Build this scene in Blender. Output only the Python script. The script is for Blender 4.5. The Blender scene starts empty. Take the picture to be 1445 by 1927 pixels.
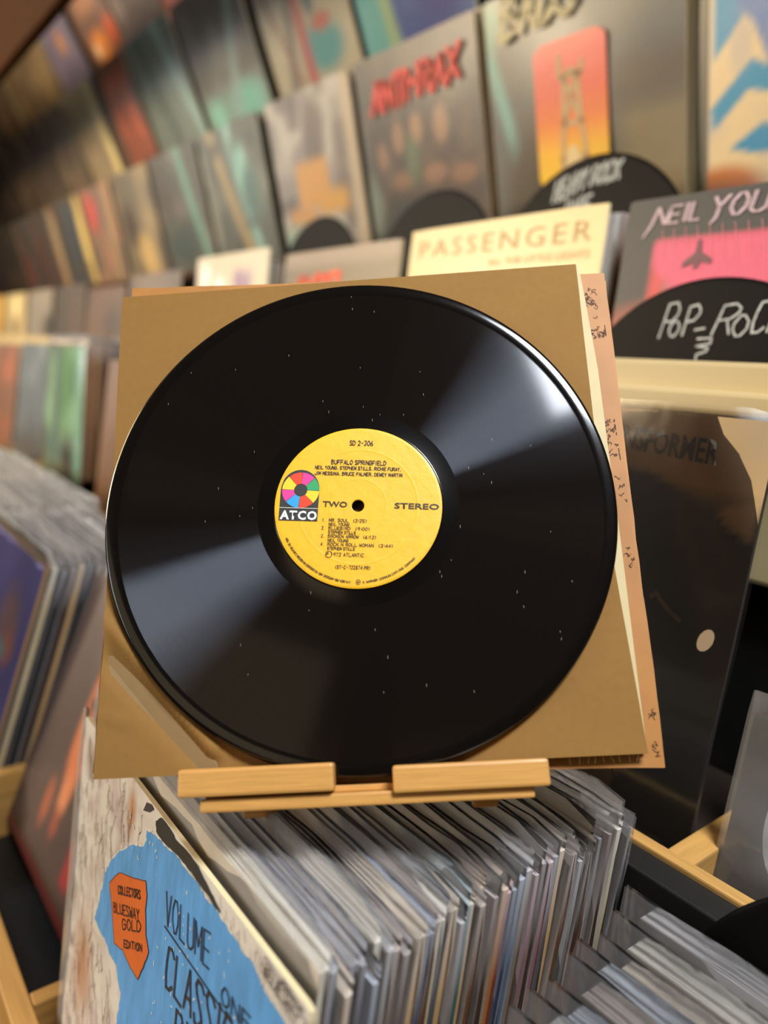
import bpy, math, random
import numpy as np
from mathutils import Matrix, Vector

S = bpy.context.scene
COL = S.collection
# ------------------------------------------------------------------ camera
CAM = Vector((0, 0, 1.45))
CR = ((0.61442640, 0.19161307, -0.76535262), (0.78549008, -0.05749915, 0.61619735), (0.07406434, -0.97978481, -0.18583916))
cd = bpy.data.cameras.new('camera'); cam = bpy.data.objects.new('camera', cd); COL.objects.link(cam)
M = Matrix.Identity(4)
for i in range(3):
    M[i][0] = CR[i][0]; M[i][1] = -CR[i][1]; M[i][2] = -CR[i][2]; M[i][3] = CAM[i]
cam.matrix_world = M
cd.sensor_fit = 'HORIZONTAL'; cd.sensor_width = 36; cd.lens = 36 * 1392 / 1445.
cd.clip_start = .02; cd.clip_end = 50
cd.dof.use_dof = True; cd.dof.focus_distance = .455; cd.dof.aperture_fstop = cd.lens / 9.0
S.camera = cam
# ------------------------------------------------------------------ light
w = bpy.data.worlds.new('world'); S.world = w; w.use_nodes = True
w.node_tree.nodes['Background'].inputs[0].default_value = (1, .86, .68, 1)
w.node_tree.nodes['Background'].inputs[1].default_value = .12
def area(name, loc, target, sx, sy, power, color):
    l = bpy.data.lights.new(name, 'AREA'); l.shape = 'RECTANGLE'; l.size = sx; l.size_y = sy; l.energy = power; l.color = color
    o = bpy.data.objects.new(name, l); COL.objects.link(o); o.location = loc
    o.rotation_euler = (Vector(target) - Vector(loc)).to_track_quat('-Z', 'Y').to_euler(); return o
area('skylight_light', (.44, .17, 2.84), (-.3, .3, 1.2), .55, .45, 62, (.88, .93, 1))
area('front_window_light', (-1.28, -2.93, 1.9), (-1.28, 1, 1.9), 1.3, 1.1, 24, (.86, .93, 1))
area('end_window_light', (-4.9, -.9, 1.8), (-1, .3, 1.3), 1.2, 1.2, 14, (.90, .96, .92))
area('wall_lamp_light', (-2.7, -1.6, 2.35), (-.6, .7, 1.7), 1.5, .9, 44, (1, .76, .47))
area('ceiling_lamp_light', (.45, -2.1, 2.75), (-.6, .6, 1.5), 1.8, 1.5, 7, (1, .76, .46))
area('left_glint_fill_light', (-3.2, -.5, 2.86), (-2.2, .25, 1.2), .5, .5, 14, (.76, .88, 1))  # added cool fill for glints on the left sleeve tops, not a real skylight
area('far_left_fill_light', (-3.3, -2.2, 2.1), (-2.4, .8, 1.9), .7, .7, 80, (1, .80, .56))  # added warm fill to brighten the far-left covers, no lamp known there
S.view_settings.view_transform = 'Standard'; S.view_settings.look = 'None'
S.view_settings.gamma = 1; S.view_settings.use_curve_mapping = False
S.view_settings.exposure = .0
S.cycles.transparent_max_bounces = 40
S.cycles.max_bounces = 8

# ------------------------------------------------------------------ materials
def lin(c):
    return tuple(((x / 12.92) if x <= .04045 else ((x + .055) / 1.055) ** 2.4) for x in c)
def rgb(h):
    return tuple(int(h[i:i + 2], 16) / 255. for i in (0, 2, 4))
def mat(name, col, rough=.6, coat=0., metallic=0., bump=0., bscale=60., stretch=None, var=.12, attr=False, coatrough=.12, spec=.5):
    m = bpy.data.materials.new(name); m.use_nodes = True; nt = m.node_tree; p = nt.nodes['Principled BSDF']
    p.inputs['Roughness'].default_value = rough; p.inputs['Metallic'].default_value = metallic
    p.inputs['Coat Weight'].default_value = coat; p.inputs['Coat Roughness'].default_value = coatrough
    p.inputs['Specular IOR Level'].default_value = spec
    tc = nt.nodes.new('ShaderNodeTexCoord'); mp = nt.nodes.new('ShaderNodeMapping')
    if stretch: mp.inputs['Scale'].default_value = stretch
    nt.links.new(tc.outputs['Object'], mp.inputs[0])
    nz = nt.nodes.new('ShaderNodeTexNoise'); nz.inputs['Scale'].default_value = bscale; nz.inputs['Detail'].default_value = 5
    nt.links.new(mp.outputs[0], nz.inputs['Vector'])
    mx = nt.nodes.new('ShaderNodeMix'); mx.data_type = 'RGBA'; mx.blend_type = 'MULTIPLY'; mx.inputs[0].default_value = 1
    if attr:
        a = nt.nodes.new('ShaderNodeAttribute'); a.attribute_name = 'Col'; nt.links.new(a.outputs['Color'], mx.inputs[6])
    else:
        mx.inputs[6].default_value = (*lin(rgb(col)), 1)
    mr = nt.nodes.new('ShaderNodeMapRange'); mr.inputs[1].default_value = .3; mr.inputs[2].default_value = .7
    mr.inputs[3].default_value = 1 - var; mr.inputs[4].default_value = 1 + var
    nt.links.new(nz.outputs[0], mr.inputs[0]); nt.links.new(mr.outputs[0], mx.inputs[7])
    nt.links.new(mx.outputs[2], p.inputs['Base Color'])
    if bump:
        b = nt.nodes.new('ShaderNodeBump'); b.inputs['Strength'].default_value = bump; b.inputs['Distance'].default_value = .002
        nt.links.new(nz.outputs[0], b.inputs['Height']); nt.links.new(b.outputs[0], p.inputs['Normal'])
        if coat: nt.links.new(b.outputs[0], p.inputs['Coat Normal'])
    return m
CARD = mat('printed_card', '', .5, attr=True, var=.04, bscale=90)
CARDG = mat('laminated_card', '', .45, coat=.16, attr=True, var=.05, bump=.35, bscale=9, coatrough=.2)
BAMBOO = mat('bamboo', 'CC944C', .42, bump=.12, bscale=30, stretch=(1.2, 26, 26), var=.10, coat=.15)
WOOD = mat('pine_wood', 'C0914E', .5, bump=.2, bscale=14, stretch=(1, 12, 12), var=.16)
WOODY = mat('pine_wood_crosswise', 'C0914E', .5, bump=.2, bscale=14, stretch=(12, 1, 12), var=.16)
DARKWOOD = mat('dark_stained_wood', '50300F', .45, bump=.2, bscale=10, stretch=(1, 14, 14), var=.25)
BEAM = mat('beam_wood', '3E2202', .8, bump=.2, bscale=8, stretch=(1, 12, 12), var=.3, spec=.08)
BLACK = mat('black_paint', '1A1917', .5, var=.2, bscale=20)
CREAM = mat('cream_paint', 'C0AC7E', .45, var=.06, bscale=6, stretch=(.4, 8, 8), coat=.2)
RACK = mat('rack_board', '2C2119', .6, var=.25, bscale=7)
PLASTER = mat('plaster', '40311F', .8, var=.12, bscale=5)
FLOORM = mat('floor_boards', '4A3522', .6, var=.2, bscale=5, stretch=(1, 8, 1))
PAPER = mat('brown_paper', '8C6632', .78, bump=.06, bscale=220, var=.035, spec=.2)
WHITEP = mat('white_paper', 'CDB888', .7, var=.04)
TANCARD = mat('tan_card', 'AE7434', .6, bump=.1, bscale=40, var=.10)
WORN = mat('worn_card_edge', 'EBD2A0', .8, var=.15, bscale=300)
INK = mat('ink', '2A2320', .6)
BROWNINK = mat('brown_ink', '5A3A22', .7)
CHALK = mat('chalk', 'B9B9B2', .9, var=.25, bscale=200)
METAL = mat('steel', 'A9A59C', .3, metallic=1)
PMATS = {}
def pm(h, rough=.5, coat=0.):
    k = (h, rough, coat)
    if k not in PMATS: PMATS[k] = mat('print_' + h.lower(), h, rough, coat, var=.05, bscale=50)
    return PMATS[k]
def plastic(name, haze, tint, bscale, strength, span=.5):
    m = bpy.data.materials.new(name); m.use_nodes = True; nt = m.node_tree; nt.nodes.clear()
    N = nt.nodes.new; L = nt.links.new
    out = N('ShaderNodeOutputMaterial'); df = N('ShaderNodeBsdfDiffuse'); df.inputs['Color'].default_value = (*lin(rgb(tint)), 1)
    gl = N('ShaderNodeBsdfGlossy'); gl.inputs['Roughness'].default_value = .13; gl.inputs['Color'].default_value = (1, 1, 1, 1)
    tr = N('ShaderNodeBsdfTransparent')
    nz = N('ShaderNodeTexNoise'); nz.inputs['Scale'].default_value = bscale; nz.inputs['Detail'].default_value = 3
    tc = N('ShaderNodeTexCoord'); L(tc.outputs['Object'], nz.inputs['Vector'])
    b = N('ShaderNodeBump'); b.inputs['Strength'].default_value = strength; b.inputs['Distance'].default_value = .003
    L(nz.outputs[0], b.inputs['Height']); L(b.outputs[0], df.inputs['Normal']); L(b.outputs[0], gl.inputs['Normal'])
    lw = N('ShaderNodeLayerWeight'); lw.inputs[0].default_value = .35
    mr = N('ShaderNodeMapRange'); mr.inputs[3].default_value = haze; mr.inputs[4].default_value = min(1, haze + span)
    L(lw.outputs['Facing'], mr.inputs[0])
    m1 = N('ShaderNodeMixShader'); tl = N('ShaderNodeBsdfTranslucent'); tl.inputs['Color'].default_value = (*lin(rgb(tint)), 1); dm = N('ShaderNodeMixShader'); dm.inputs[0].default_value = .45; L(df.outputs[0], dm.inputs[1]); L(tl.outputs[0], dm.inputs[2])
    L(mr.outputs[0], m1.inputs[0]); L(tr.outputs[0], m1.inputs[1]); L(dm.outputs[0], m1.inputs[2])
    fr = N('ShaderNodeFresnel'); fr.inputs[0].default_value = 1.6; L(b.outputs[0], fr.inputs['Normal'])
    m2 = N('ShaderNodeMixShader'); L(fr.outputs[0], m2.inputs[0]); L(m1.outputs[0], m2.inputs[1]); L(gl.outputs[0], m2.inputs[2]); L(m2.outputs[0], out.inputs[0])
    return m
PLAS = plastic('clear_plastic', .12, 'F3F0EC', 26, .4)
PLASF = plastic('hazy_plastic', .18, 'E0E2E8', 20, .6)

def vinyl_mat():
    m = bpy.data.materials.new('grooved_vinyl'); m.use_nodes = True; nt = m.node_tree; p = nt.nodes['Principled BSDF']
    N = nt.nodes.new; L = nt.links.new
    tc = N('ShaderNodeTexCoord'); sep = N('ShaderNodeSeparateXYZ'); L(tc.outputs['Object'], sep.inputs[0])
    cx = N('ShaderNodeCombineXYZ'); L(sep.outputs[0], cx.inputs[0]); L(sep.outputs[1], cx.inputs[1])
    ln_ = N('ShaderNodeVectorMath'); ln_.operation = 'LENGTH'; L(cx.outputs[0], ln_.inputs[0])
    # tangent field around the spindle
    neg = N('ShaderNodeMath'); neg.operation = 'MULTIPLY'; neg.inputs[1].default_value = -1; L(sep.outputs[1], neg.inputs[0])
    tg = N('ShaderNodeCombineXYZ'); L(neg.outputs[0], tg.inputs[0]); L(sep.outputs[0], tg.inputs[1])
    nrm = N('ShaderNodeVectorMath'); nrm.operation = 'NORMALIZE'; L(tg.outputs[0], nrm.inputs[0])
    vt = N('ShaderNodeVectorTransform'); vt.vector_type = 'VECTOR'; vt.convert_from = 'OBJECT'; vt.convert_to = 'WORLD'; L(nrm.outputs[0], vt.inputs[0])
    ring = N('ShaderNodeTexNoise'); ring.noise_dimensions = '1D'; ring.inputs['Scale'].default_value = 260; ring.inputs['Detail'].default_value = 2.5
    L(ln_.outputs['Value'], ring.inputs['W'])
    mr = N('ShaderNodeMapRange'); mr.inputs[1].default_value = .35; mr.inputs[2].default_value = .65; mr.inputs[3].default_value = .24; mr.inputs[4].default_value = .36
    L(ring.outputs[0], mr.inputs[0])
    p.inputs['Base Color'].default_value = (.0065, .0045, .0035, 1)
    p.inputs['Specular IOR Level'].default_value = .0
    p.inputs['Roughness'].default_value = .3
    g = N('ShaderNodeBsdfAnisotropic'); g.inputs['Color'].default_value = (.018, .0195, .023, 1); g.inputs['Anisotropy'].default_value = .99
    g.distribution = 'GGX'
    L(mr.outputs[0], g.inputs['Roughness']); L(vt.outputs[0], g.inputs['Tangent'])
    g.inputs['Rotation'].default_value = 0.
    g2 = N('ShaderNodeBsdfAnisotropic'); g2.inputs['Color'].default_value = (.016, .016, .016, 1); g2.inputs['Roughness'].default_value = .08
    a1 = N('ShaderNodeAddShader'); a2 = N('ShaderNodeAddShader')
    L(p.outputs[0], a1.inputs[0]); L(g.outputs[0], a1.inputs[1]); L(a1.outputs[0], a2.inputs[0]); L(g2.outputs[0], a2.inputs[1])
    L(a2.outputs[0], nt.nodes['Material Output'].inputs[0])
    return m
VINYL = vinyl_mat()
DEADWAX = mat('smooth_vinyl', '0E0B09', .12, var=.05)

# ------------------------------------------------------------------ mesh helpers
def meshobj(name, V, F, materials, parent=None, mi=None, cols=None, smooth=False):
    me = bpy.data.meshes.new(name); me.from_pydata([tuple(v) for v in V], [], F); me.update()
    if not isinstance(materials, (list, tuple)): materials = [materials]
    for m in materials: me.materials.append(m)
    if mi is not None: me.polygons.foreach_set('material_index', mi)
    if cols is not None:
        a = me.color_attributes.new('Col', 'FLOAT_COLOR', 'POINT')
        c = np.ones((len(V), 4), dtype=np.float32); c[:, :3] = cols; a.data.foreach_set('color', c.ravel())
    if smooth: me.polygons.foreach_set('use_smooth', [True] * len(F))
    o = bpy.data.objects.new(name, me); COL.objects.link(o)
    if parent: o.parent = parent
    return o
def tag(o, label=None, cat=None, group=None, kind=None):
    if label: o['label'] = label
    if cat: o['category'] = cat
    if group: o['group'] = group
    if kind: o['kind'] = kind
    return o
def empty(name, Mx, parent=None):
    o = bpy.data.objects.new(name, None); COL.objects.link(o); o.matrix_world = Mx; o.empty_display_size = .02
    return o
def frame(o, ux, uy):
    """matrix: local x = ux, local y = uy, local z = outward normal"""
    ux = Vector(ux).normalized(); n = ux.cross(Vector(uy)).normalized(); uy = n.cross(ux)
    m = Matrix.Identity(4)
    for i in range(3): m[i][0] = ux[i]; m[i][1] = uy[i]; m[i][2] = n[i]; m[i][3] = o[i]
    return m
def box(name, x0, x1, y0, y1, z0, z1, m, parent=None, bev=.0015):
    """box with chamfered long edges"""
    b = min(bev, (x1 - x0) * .3, (y1 - y0) * .3, (z1 - z0) * .3)
    import bmesh
    bm = bmesh.new(); bmesh.ops.create_cube(bm, size=1)
    for v in bm.verts:
        v.co.x = x0 if v.co.x < 0 else x1; v.co.y = y0 if v.co.y < 0 else y1; v.co.z = z0 if v.co.z < 0 else z1
    if b > 0: bmesh.ops.bevel(bm, geom=bm.edges[:], offset=b, segments=2, profile=.6, affect='EDGES')
    me = bpy.data.meshes.new(name); bm.to_mesh(me); bm.free(); me.materials.append(m)
    o = bpy.data.objects.new(name, me); COL.objects.link(o)
    if parent: o.parent = parent
    return o

# ------------------------------------------------------------------ painting (flat print as vertex colours)
def vnoise(U, V, s, seed):
    r = np.random.RandomState(seed); n = int(s) + 3; G = r.rand(n, n)
    x = U * s; y = V * s; i = np.clip(x.astype(int), 0, n - 2); j = np.clip(y.astype(int), 0, n - 2)
    fx = x - i; fy = y - j; fx = fx * fx * (3 - 2 * fx); fy = fy * fy * (3 - 2 * fy)
    return (G[i, j] * (1 - fx) + G[i + 1, j] * fx) * (1 - fy) + (G[i, j + 1] * (1 - fx) + G[i + 1, j + 1] * fx) * fy
def paint(layers, U, V):
    C = np.zeros(U.shape + (3,)); 
    for L in layers:
        k = L[0]
        if k == 'base': C[:] = lin(rgb(L[1])); continue
        col = np.array(lin(rgb(L[1])))
        if k == 'rect':      # u0,v0,u1,v1,soft
            u0, v0, u1, v1, s = L[2:]; a = np.clip((U - u0) / s + .5, 0, 1) * np.clip((u1 - U) / s + .5, 0, 1) * np.clip((V - v0) / s + .5, 0, 1) * np.clip((v1 - V) / s + .5, 0, 1)
        elif k == 'ell':
            cu, cv, ru, rv, s = L[2:]; d = np.sqrt(((U - cu) / ru) ** 2 + ((V - cv) / rv) ** 2); a = np.clip((1 - d) / s + .5, 0, 1)
        elif k == 'noise':   # scale, seed, lo, hi, amount
            sc, sd, lo, hi, am = L[2:]; a = np.clip((vnoise(U, V, sc, sd) - lo) / (hi - lo), 0, 1) * am
        elif k == 'grad':    # vertical gradient v0->v1
            v0, v1, am = L[2:]; a = np.clip((V - v0) / (v1 - v0), 0, 1) * am
        elif k == 'band':    # diagonal band: u0 at v=0, u1 at v=1, half width, soft
            u0, u1, hw, s = L[2:]; a = np.clip((hw - np.abs(U - (u0 + (u1 - u0) * V))) / s + .5, 0, 1)
        elif k == 'poly':
            P = L[2]; n = len(P); h = 1. / max(1, U.shape[0] - 1); a = np.zeros(U.shape)
            for ou in (-.33, 0, .33):
                for ov in (-.33, 0, .33):
                    ins = np.zeros(U.shape, bool); UU = U + ou * h; VV = V + ov * h
                    for q in range(n):
                        (x1, y1), (x2, y2) = P[q], P[(q + 1) % n]
                        ins ^= ((y1 > VV) != (y2 > VV)) & (UU < (x2 - x1) * (VV - y1) / ((y2 - y1) if y2 != y1 else 1e-9) + x1)
                    a += ins / 9.
        a = a[..., None]; C = C * (1 - a) + col * a
    return C
def card_mesh(name, W, H, T, layers, N=2, side='C8B48C', mats=None, bulge=0., round_=0.003, top=None):
    us = np.linspace(0, 1, N + 1); U, Vv = np.meshgrid(us, us, indexing='ij')
    C = paint(layers, U, Vv); n1 = N + 1
    r = round_
    X = U * W; Y = Vv * H
    # clipped corners
    Z = bulge * np.sin(U * np.pi) * np.sin(Vv * np.pi)
    for (i, j, sx, sy) in ((0, 0, 1, 1), (N, 0, -1, 1), (0, N, 1, -1), (N, N, -1, -1)): X[i, j] += sx * r * .3; Y[i, j] += sy * r * .3
    V = [(X[i, j], Y[i, j], Z[i, j]) for i in range(n1) for j in range(n1)]; cols = [C[i, j] for i in range(n1) for j in range(n1)]
    F = [(i * n1 + j, (i + 1) * n1 + j, (i + 1) * n1 + j + 1, i * n1 + j + 1) for i in range(N) for j in range(N)]
    sc = lin(rgb(side)); b = len(V)
    ring = [(i, 0) for i in range(N)] + [(N, j) for j in range(N)] + [(i, N) for i in range(N, 0, -1)] + [(0, j) for j in range(N, 0, -1)]
    tcl = lin(rgb(top or side))
    for (i, j) in ring: V.append((X[i, j], Y[i, j], Z[i, j])); cols.append(tcl if j == N else sc)
    for (i, j) in ring: V.append((X[i, j], Y[i, j], -T)); cols.append(tcl if j == N else sc)
    m = len(ring)
    for k in range(m):
        k2 = (k + 1) % m; F.append((b + k2, b + k, b + m + k, b + m + k2))
    F.append(tuple(b + m + k for k in range(m - 1, -1, -1)))
    me = bpy.data.meshes.new(name); me.from_pydata(V, [], F); me.update()
    me.materials.append(mats or CARDG)
    a = me.color_attributes.new('Col', 'FLOAT_COLOR', 'POINT')
    c = np.ones((len(V), 4), dtype=np.float32); c[:, :3] = cols; a.data.foreach_set('color', c.ravel())
    return me
def link(name, me, mx=None, parent=None):
    o = bpy.data.objects.new(name, me); COL.objects.link(o)
    if parent: o.parent = parent
    if mx is not None: o.matrix_world = mx if not parent else parent.matrix_world @ mx
    if parent and mx is not None: o.matrix_parent_inverse = Matrix.Identity(4); o.matrix_basis = mx
    return o

# ------------------------------------------------------------------ lettering
SF = {'A': '00 36 60;12 52', 'B': '00 06 46 55 44 03;44 53 51 40 00', 'C': '65 46 16 04 02 10 40 61', 'D': '00 06 36 64 62 30 00', 'E': '60 00 06 66;03 53', 'F': '00 06 66;03 53',
      'G': '65 46 16 04 02 10 40 61 63 33', 'H': '00 06;60 66;03 63', 'I': '10 16', 'J': '66 61 40 10 02', 'K': '00 06;66 02;24 60', 'L': '06 00 60', 'M': '00 06 32 66 60', 'N': '00 06 60 66',
      'O': '26 04 02 20 40 62 64 46 26', 'P': '00 06 46 65 64 43 03', 'Q': '26 04 02 20 40 62 64 46 26;42 70', 'R': '00 06 46 65 64 43 03;33 60', 'S': '65 46 16 05 14 52 61 40 10 01',
      'T': '06 66;36 30', 'U': '06 01 20 40 61 66', 'V': '06 30 66', 'W': '06 10 34 50 66', 'X': '00 66;06 60', 'Y': '06 33 66;33 30', 'Z': '06 66 00 60',
      '0': '26 04 02 20 40 62 64 46 26', '1': '14 36 30', '2': '05 26 46 64 00 60', '3': '06 66 33 52 40 10 01', '4': '50 56 02 62', '5': '66 06 03 43 61 40 00', '6': '56 03 01 20 40 61 43 13',
      '7': '06 66 20', '8': '33 15 26 46 55 33 01 10 50 61 33', '9': '63 23 04 26 46 65 63 40', '-': '13 53', '.': '20 30', "'": '36 34', ',': '21 10', '(': '56 34 32 50', ')': '16 34 32 10', ':': '21 22;24 25', ' ': ''}
def strokes(text, adv=8.2, wob=0., rng=None):
    out = []; x = 0.
    for ch in text.upper():
        small = .7 if ch.islower() else 1
        for st in SF.get(ch, '').split(';'):
            pts = [((x + int(p[0])) / 6., int(p[1]) / 6.) for p in st.split()]
            if rng: pts = [(a + rng.uniform(-wob, wob), b + rng.uniform(-wob, wob)) for a, b in pts]
            if len(pts) > 1: out.append(pts)
        x += adv * (.55 if ch in "I.,':" else (.6 if ch == ' ' else 1))
    wd = max([p[0] for s in out for p in s] or [1])
    return out, wd
def ribbon(name, polys, width, m, parent, z=.0006, kind=None):
    """polys: 2-D polylines in the parent's plane -> flat ink ribbons"""
    V = []; F = []
    for P in polys:
        for a, b in zip(P[:-1], P[1:]):
            dx, dy = b[0] - a[0], b[1] - a[1]; l = math.hypot(dx, dy) or 1e-9; dx /= l; dy /= l; h = width / 2
            ax, ay = a[0] - dx * h * .6, a[1] - dy * h * .6; bx, by = b[0] + dx * h * .6, b[1] + dy * h * .6
            k = len(V); V += [(ax - dy * h, ay + dx * h, z), (bx - dy * h, by + dx * h, z), (bx + dy * h, by - dx * h, z), (ax + dy * h, ay - dx * h, z)]
            F.append((k + 3, k + 2, k + 1, k))
    o = meshobj(name, V, F, m, parent)
    return o
def wtext(text, p0, p1, ptop, adv=8.2, wob=0., seed=1, shear=0):
    """write text so that its baseline runs p0->p1 and capitals reach ptop (all in plane metres)"""
    st, wd = strokes(text, adv, wob, random.Random(seed) if wob else None)
    ax, ay = (p1[0] - p0[0]) / wd, (p1[1] - p0[1]) / wd; bx, by = ptop[0] - p0[0], ptop[1] - p0[1]
    return [[(p0[0] + ax * (x + shear * y) + bx * y, p0[1] + ay * (x + shear * y) + by * y) for x, y in s] for s in st]
def fonttext(name, text, p0, p1, ptop, m, parent, z=.0006, bold=0., spacing=1.0):
    cu = bpy.data.curves.new(name, 'FONT'); cu.body = text; cu.size = 1; cu.offset = bold; cu.space_character = spacing; cu.resolution_u = 2; cu.fill_mode = 'FRONT'
    t = bpy.data.objects.new('tmp', cu); COL.objects.link(t); dg = bpy.context.evaluated_depsgraph_get()
    me = bpy.data.meshes.new_from_object(t.evaluated_get(dg)); bpy.data.objects.remove(t); me.name = name
    co = np.empty(len(me.vertices) * 3); me.vertices.foreach_get('co', co); co = co.reshape(-1, 3)
    x = (co[:, 0] - co[:, 0].min()) / (np.ptp(co[:, 0]) or 1); y = co[:, 1] / .73
    out = np.zeros_like(co)
    for k in (0, 1): out[:, k] = p0[k] + (p1[k] - p0[k]) * x + (ptop[k] - p0[k]) * y
    out[:, 2] = z; me.vertices.foreach_set('co', out.ravel()); me.materials.clear(); me.materials.append(m); me.update()
    o = bpy.data.objects.new(name, me); COL.objects.link(o); o.parent = parent; return o
def flat(name, pts, m, parent, z=.0004):
    return meshobj(name, [(x, y, z) for x, y in pts], [tuple(range(len(pts)))], m, parent)

# ------------------------------------------------------------------ the room
def struct(name, *a, **k):
    o = box(name, *a, **k); o['kind'] = 'structure'; return o
struct('floor', -5, 3, -3, 1.4, -.05, 0, FLOORM, bev=0)
struct('ceiling', -5, 3, -3, 1.4, 2.9, 2.95, PLASTER, bev=0)
struct('wall_left', -5.05, -5, -3, 1.4, 0, 2.9, PLASTER, bev=0)
struct('wall_right', 3, 3.05, -3, 1.4, 0, 2.9, PLASTER, bev=0)
struct('wall_front', -5, 3, -3.05, -3, 0, 2.9, PLASTER, bev=0)
struct('wall_back', -5, 3, 1.35, 1.4, 0, 2.9, PLASTER, bev=0)
for nm, (x0, x1, z0, z1) in (('window_1', (-1.94, -.62, 1.33, 2.47)),):
    f = struct(nm, x0 - .06, x0, -2.99, -2.94, z0, z1, WOOD)
    for nn, b in (('window_frame', (x1, x1 + .06, z0, z1)), ('window_frame', (x0 - .06, x1 + .06, z1, z1 + .06)), ('window_frame', (x0 - .06, x1 + .06, z0 - .06, z0)), ('glazing_bar', ((x0 + x1) / 2 - .015, (x0 + x1) / 2 + .015, z0, z1))):
        box(nn, b[0], b[1], -2.99 + (.07 if nn == 'glazing_bar' else 0), -2.94 + (.04 if nn == 'glazing_bar' else 0), b[2], b[3], WOOD, f)
# slanted wall racks: a backing panel and a ledge for each row
def rackframe(y, z, lean):
    up = (0, -math.sin(math.radians(lean)), math.cos(math.radians(lean))); return up
ROWS = {'B': (.93, 1.697, 15.7), 'A': (.985, 2.078, 26.), 'Z': (.985, 2.465, 31.)}
X0, X1 = -4.9, 1.2
for k, (y, z, lean) in ROWS.items():
    up = rackframe(y, z, lean); m = frame((X0, y, z), (1, 0, 0), up)
    b = tag(empty('wall_rack', m), {'B': 'dark slanted wall rack carrying the lowest row of displayed covers', 'A': 'dark slanted wall rack carrying the middle row of displayed covers', 'Z': 'dark slanted wall rack carrying the topmost row of covers'}[k], 'rack')
    box('backing_board', 0, X1 - X0, -.03, .30, -.045, -.03, RACK, b, 0)
    box('ledge', 0, X1 - X0, -.014, -.001, -.03, .003, DARKWOOD, b)
o = struct('trim_1', X0, X1, .50, .53, 2.195, 2.46, BEAM, bev=.006)
# ------------------------------------------------------------------ bins and shelves
def part(name, b, m, parent, bev=.0015): return box(name, *b, m, parent, bev)
rb = tag(empty('record_bin', Matrix.Translation((0, .27, 0))), 'long black and pine record bin holding the lowest packs of records', 'bin'); rb.location = (0, 0, 0)
part('bottom_board', (-3.3, 1.2, .105, .43, .845, .862), BLACK, rb)
part('front_rail', (-3.3, 1.2, .105, .123, .60, .925), WOOD, rb)
part('back_panel', (-3.3, 1.2, .407, .43, .55, 1.149), BLACK, rb)
part('back_rim', (-3.3, 1.2, .4302, .441, .55, 1.152), WOOD, rb)
for x in (-.572, -.912, -1.25, -1.59, -1.93): part('divider', (x, x + .015, .1235, .406, .862, .925 if x > -.8 else .945), WOODY, rb)
part('divider', (-.2105, -.2035, .1235, .406, .862, .96), BLACK, rb)
for x in (-3.2, -1.6, 0, 1.1): part('leg', (x, x + .06, .16, .4, 0, .845), BLACK, rb)
ub = tag(empty('upper_record_bin', Matrix.Identity(4)), 'upper pine record bin behind the black panel with dividers', 'bin')
part('bottom_board', (-3.3, 1.2, .442, .66, 1.095, 1.118), RACK, ub)
part('back_board', (-3.3, 1.2, .64, .66, 1.118, 1.30), BLACK, ub)
part('divider', (-.2195, -.2, .4415, .60, 1.1185, 1.151), WOODY, ub)
for x in (-.56, -.90, -1.24, -1.575, -2.08, -2.42): part('divider', (x, x + .014, .4415, .60, 1.1185, 1.151), WOODY, ub)
for x in (-3.2, -1.6, 1.1): part('leg', (x, x + .06, .5, .64, 0, 1.095), BLACK, ub)
sh = tag(empty('display_shelf', Matrix.Identity(4)), 'cream painted display shelf under the pink and black cover', 'shelf')
part('front_board', (-4.4, 1.2, .615, .635, 1.30, 1.4795), CREAM, sh, .004)
part('bottom_board', (-4.4, 1.2, .636, .88, 1.30, 1.318), CREAM, sh)
part('back_board', (-4.4, 1.2, .865, .88, 1.3185, 1.52), RACK, sh)
part('lip', (-4.4, 1.2, .597, .6145, 1.4355, 1.455), CREAM, sh, .004)

ORD = ['', 'first', 'second', 'third', 'fourth', 'fifth', 'sixth', 'seventh', 'eighth', 'ninth', 'tenth', 'eleventh', 'twelfth', 'thirteenth', 'fourteenth', 'fifteenth', 'sixteenth', 'seventeenth', 'eighteenth', 'nineteenth',
       'twentieth', 'twenty-first', 'twenty-second', 'twenty-third', 'twenty-fourth', 'twenty-fifth', 'twenty-sixth', 'twenty-seventh', 'twenty-eighth', 'twenty-ninth', 'thirtieth', 'thirty-first', 'thirty-second', 'thirty-third',
       'thirty-fourth', 'thirty-fifth', 'thirty-sixth', 'thirty-seventh', 'thirty-eighth', 'thirty-ninth', 'fortieth', 'forty-first', 'forty-second', 'forty-third', 'forty-fourth', 'forty-fifth', 'forty-sixth']
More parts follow.
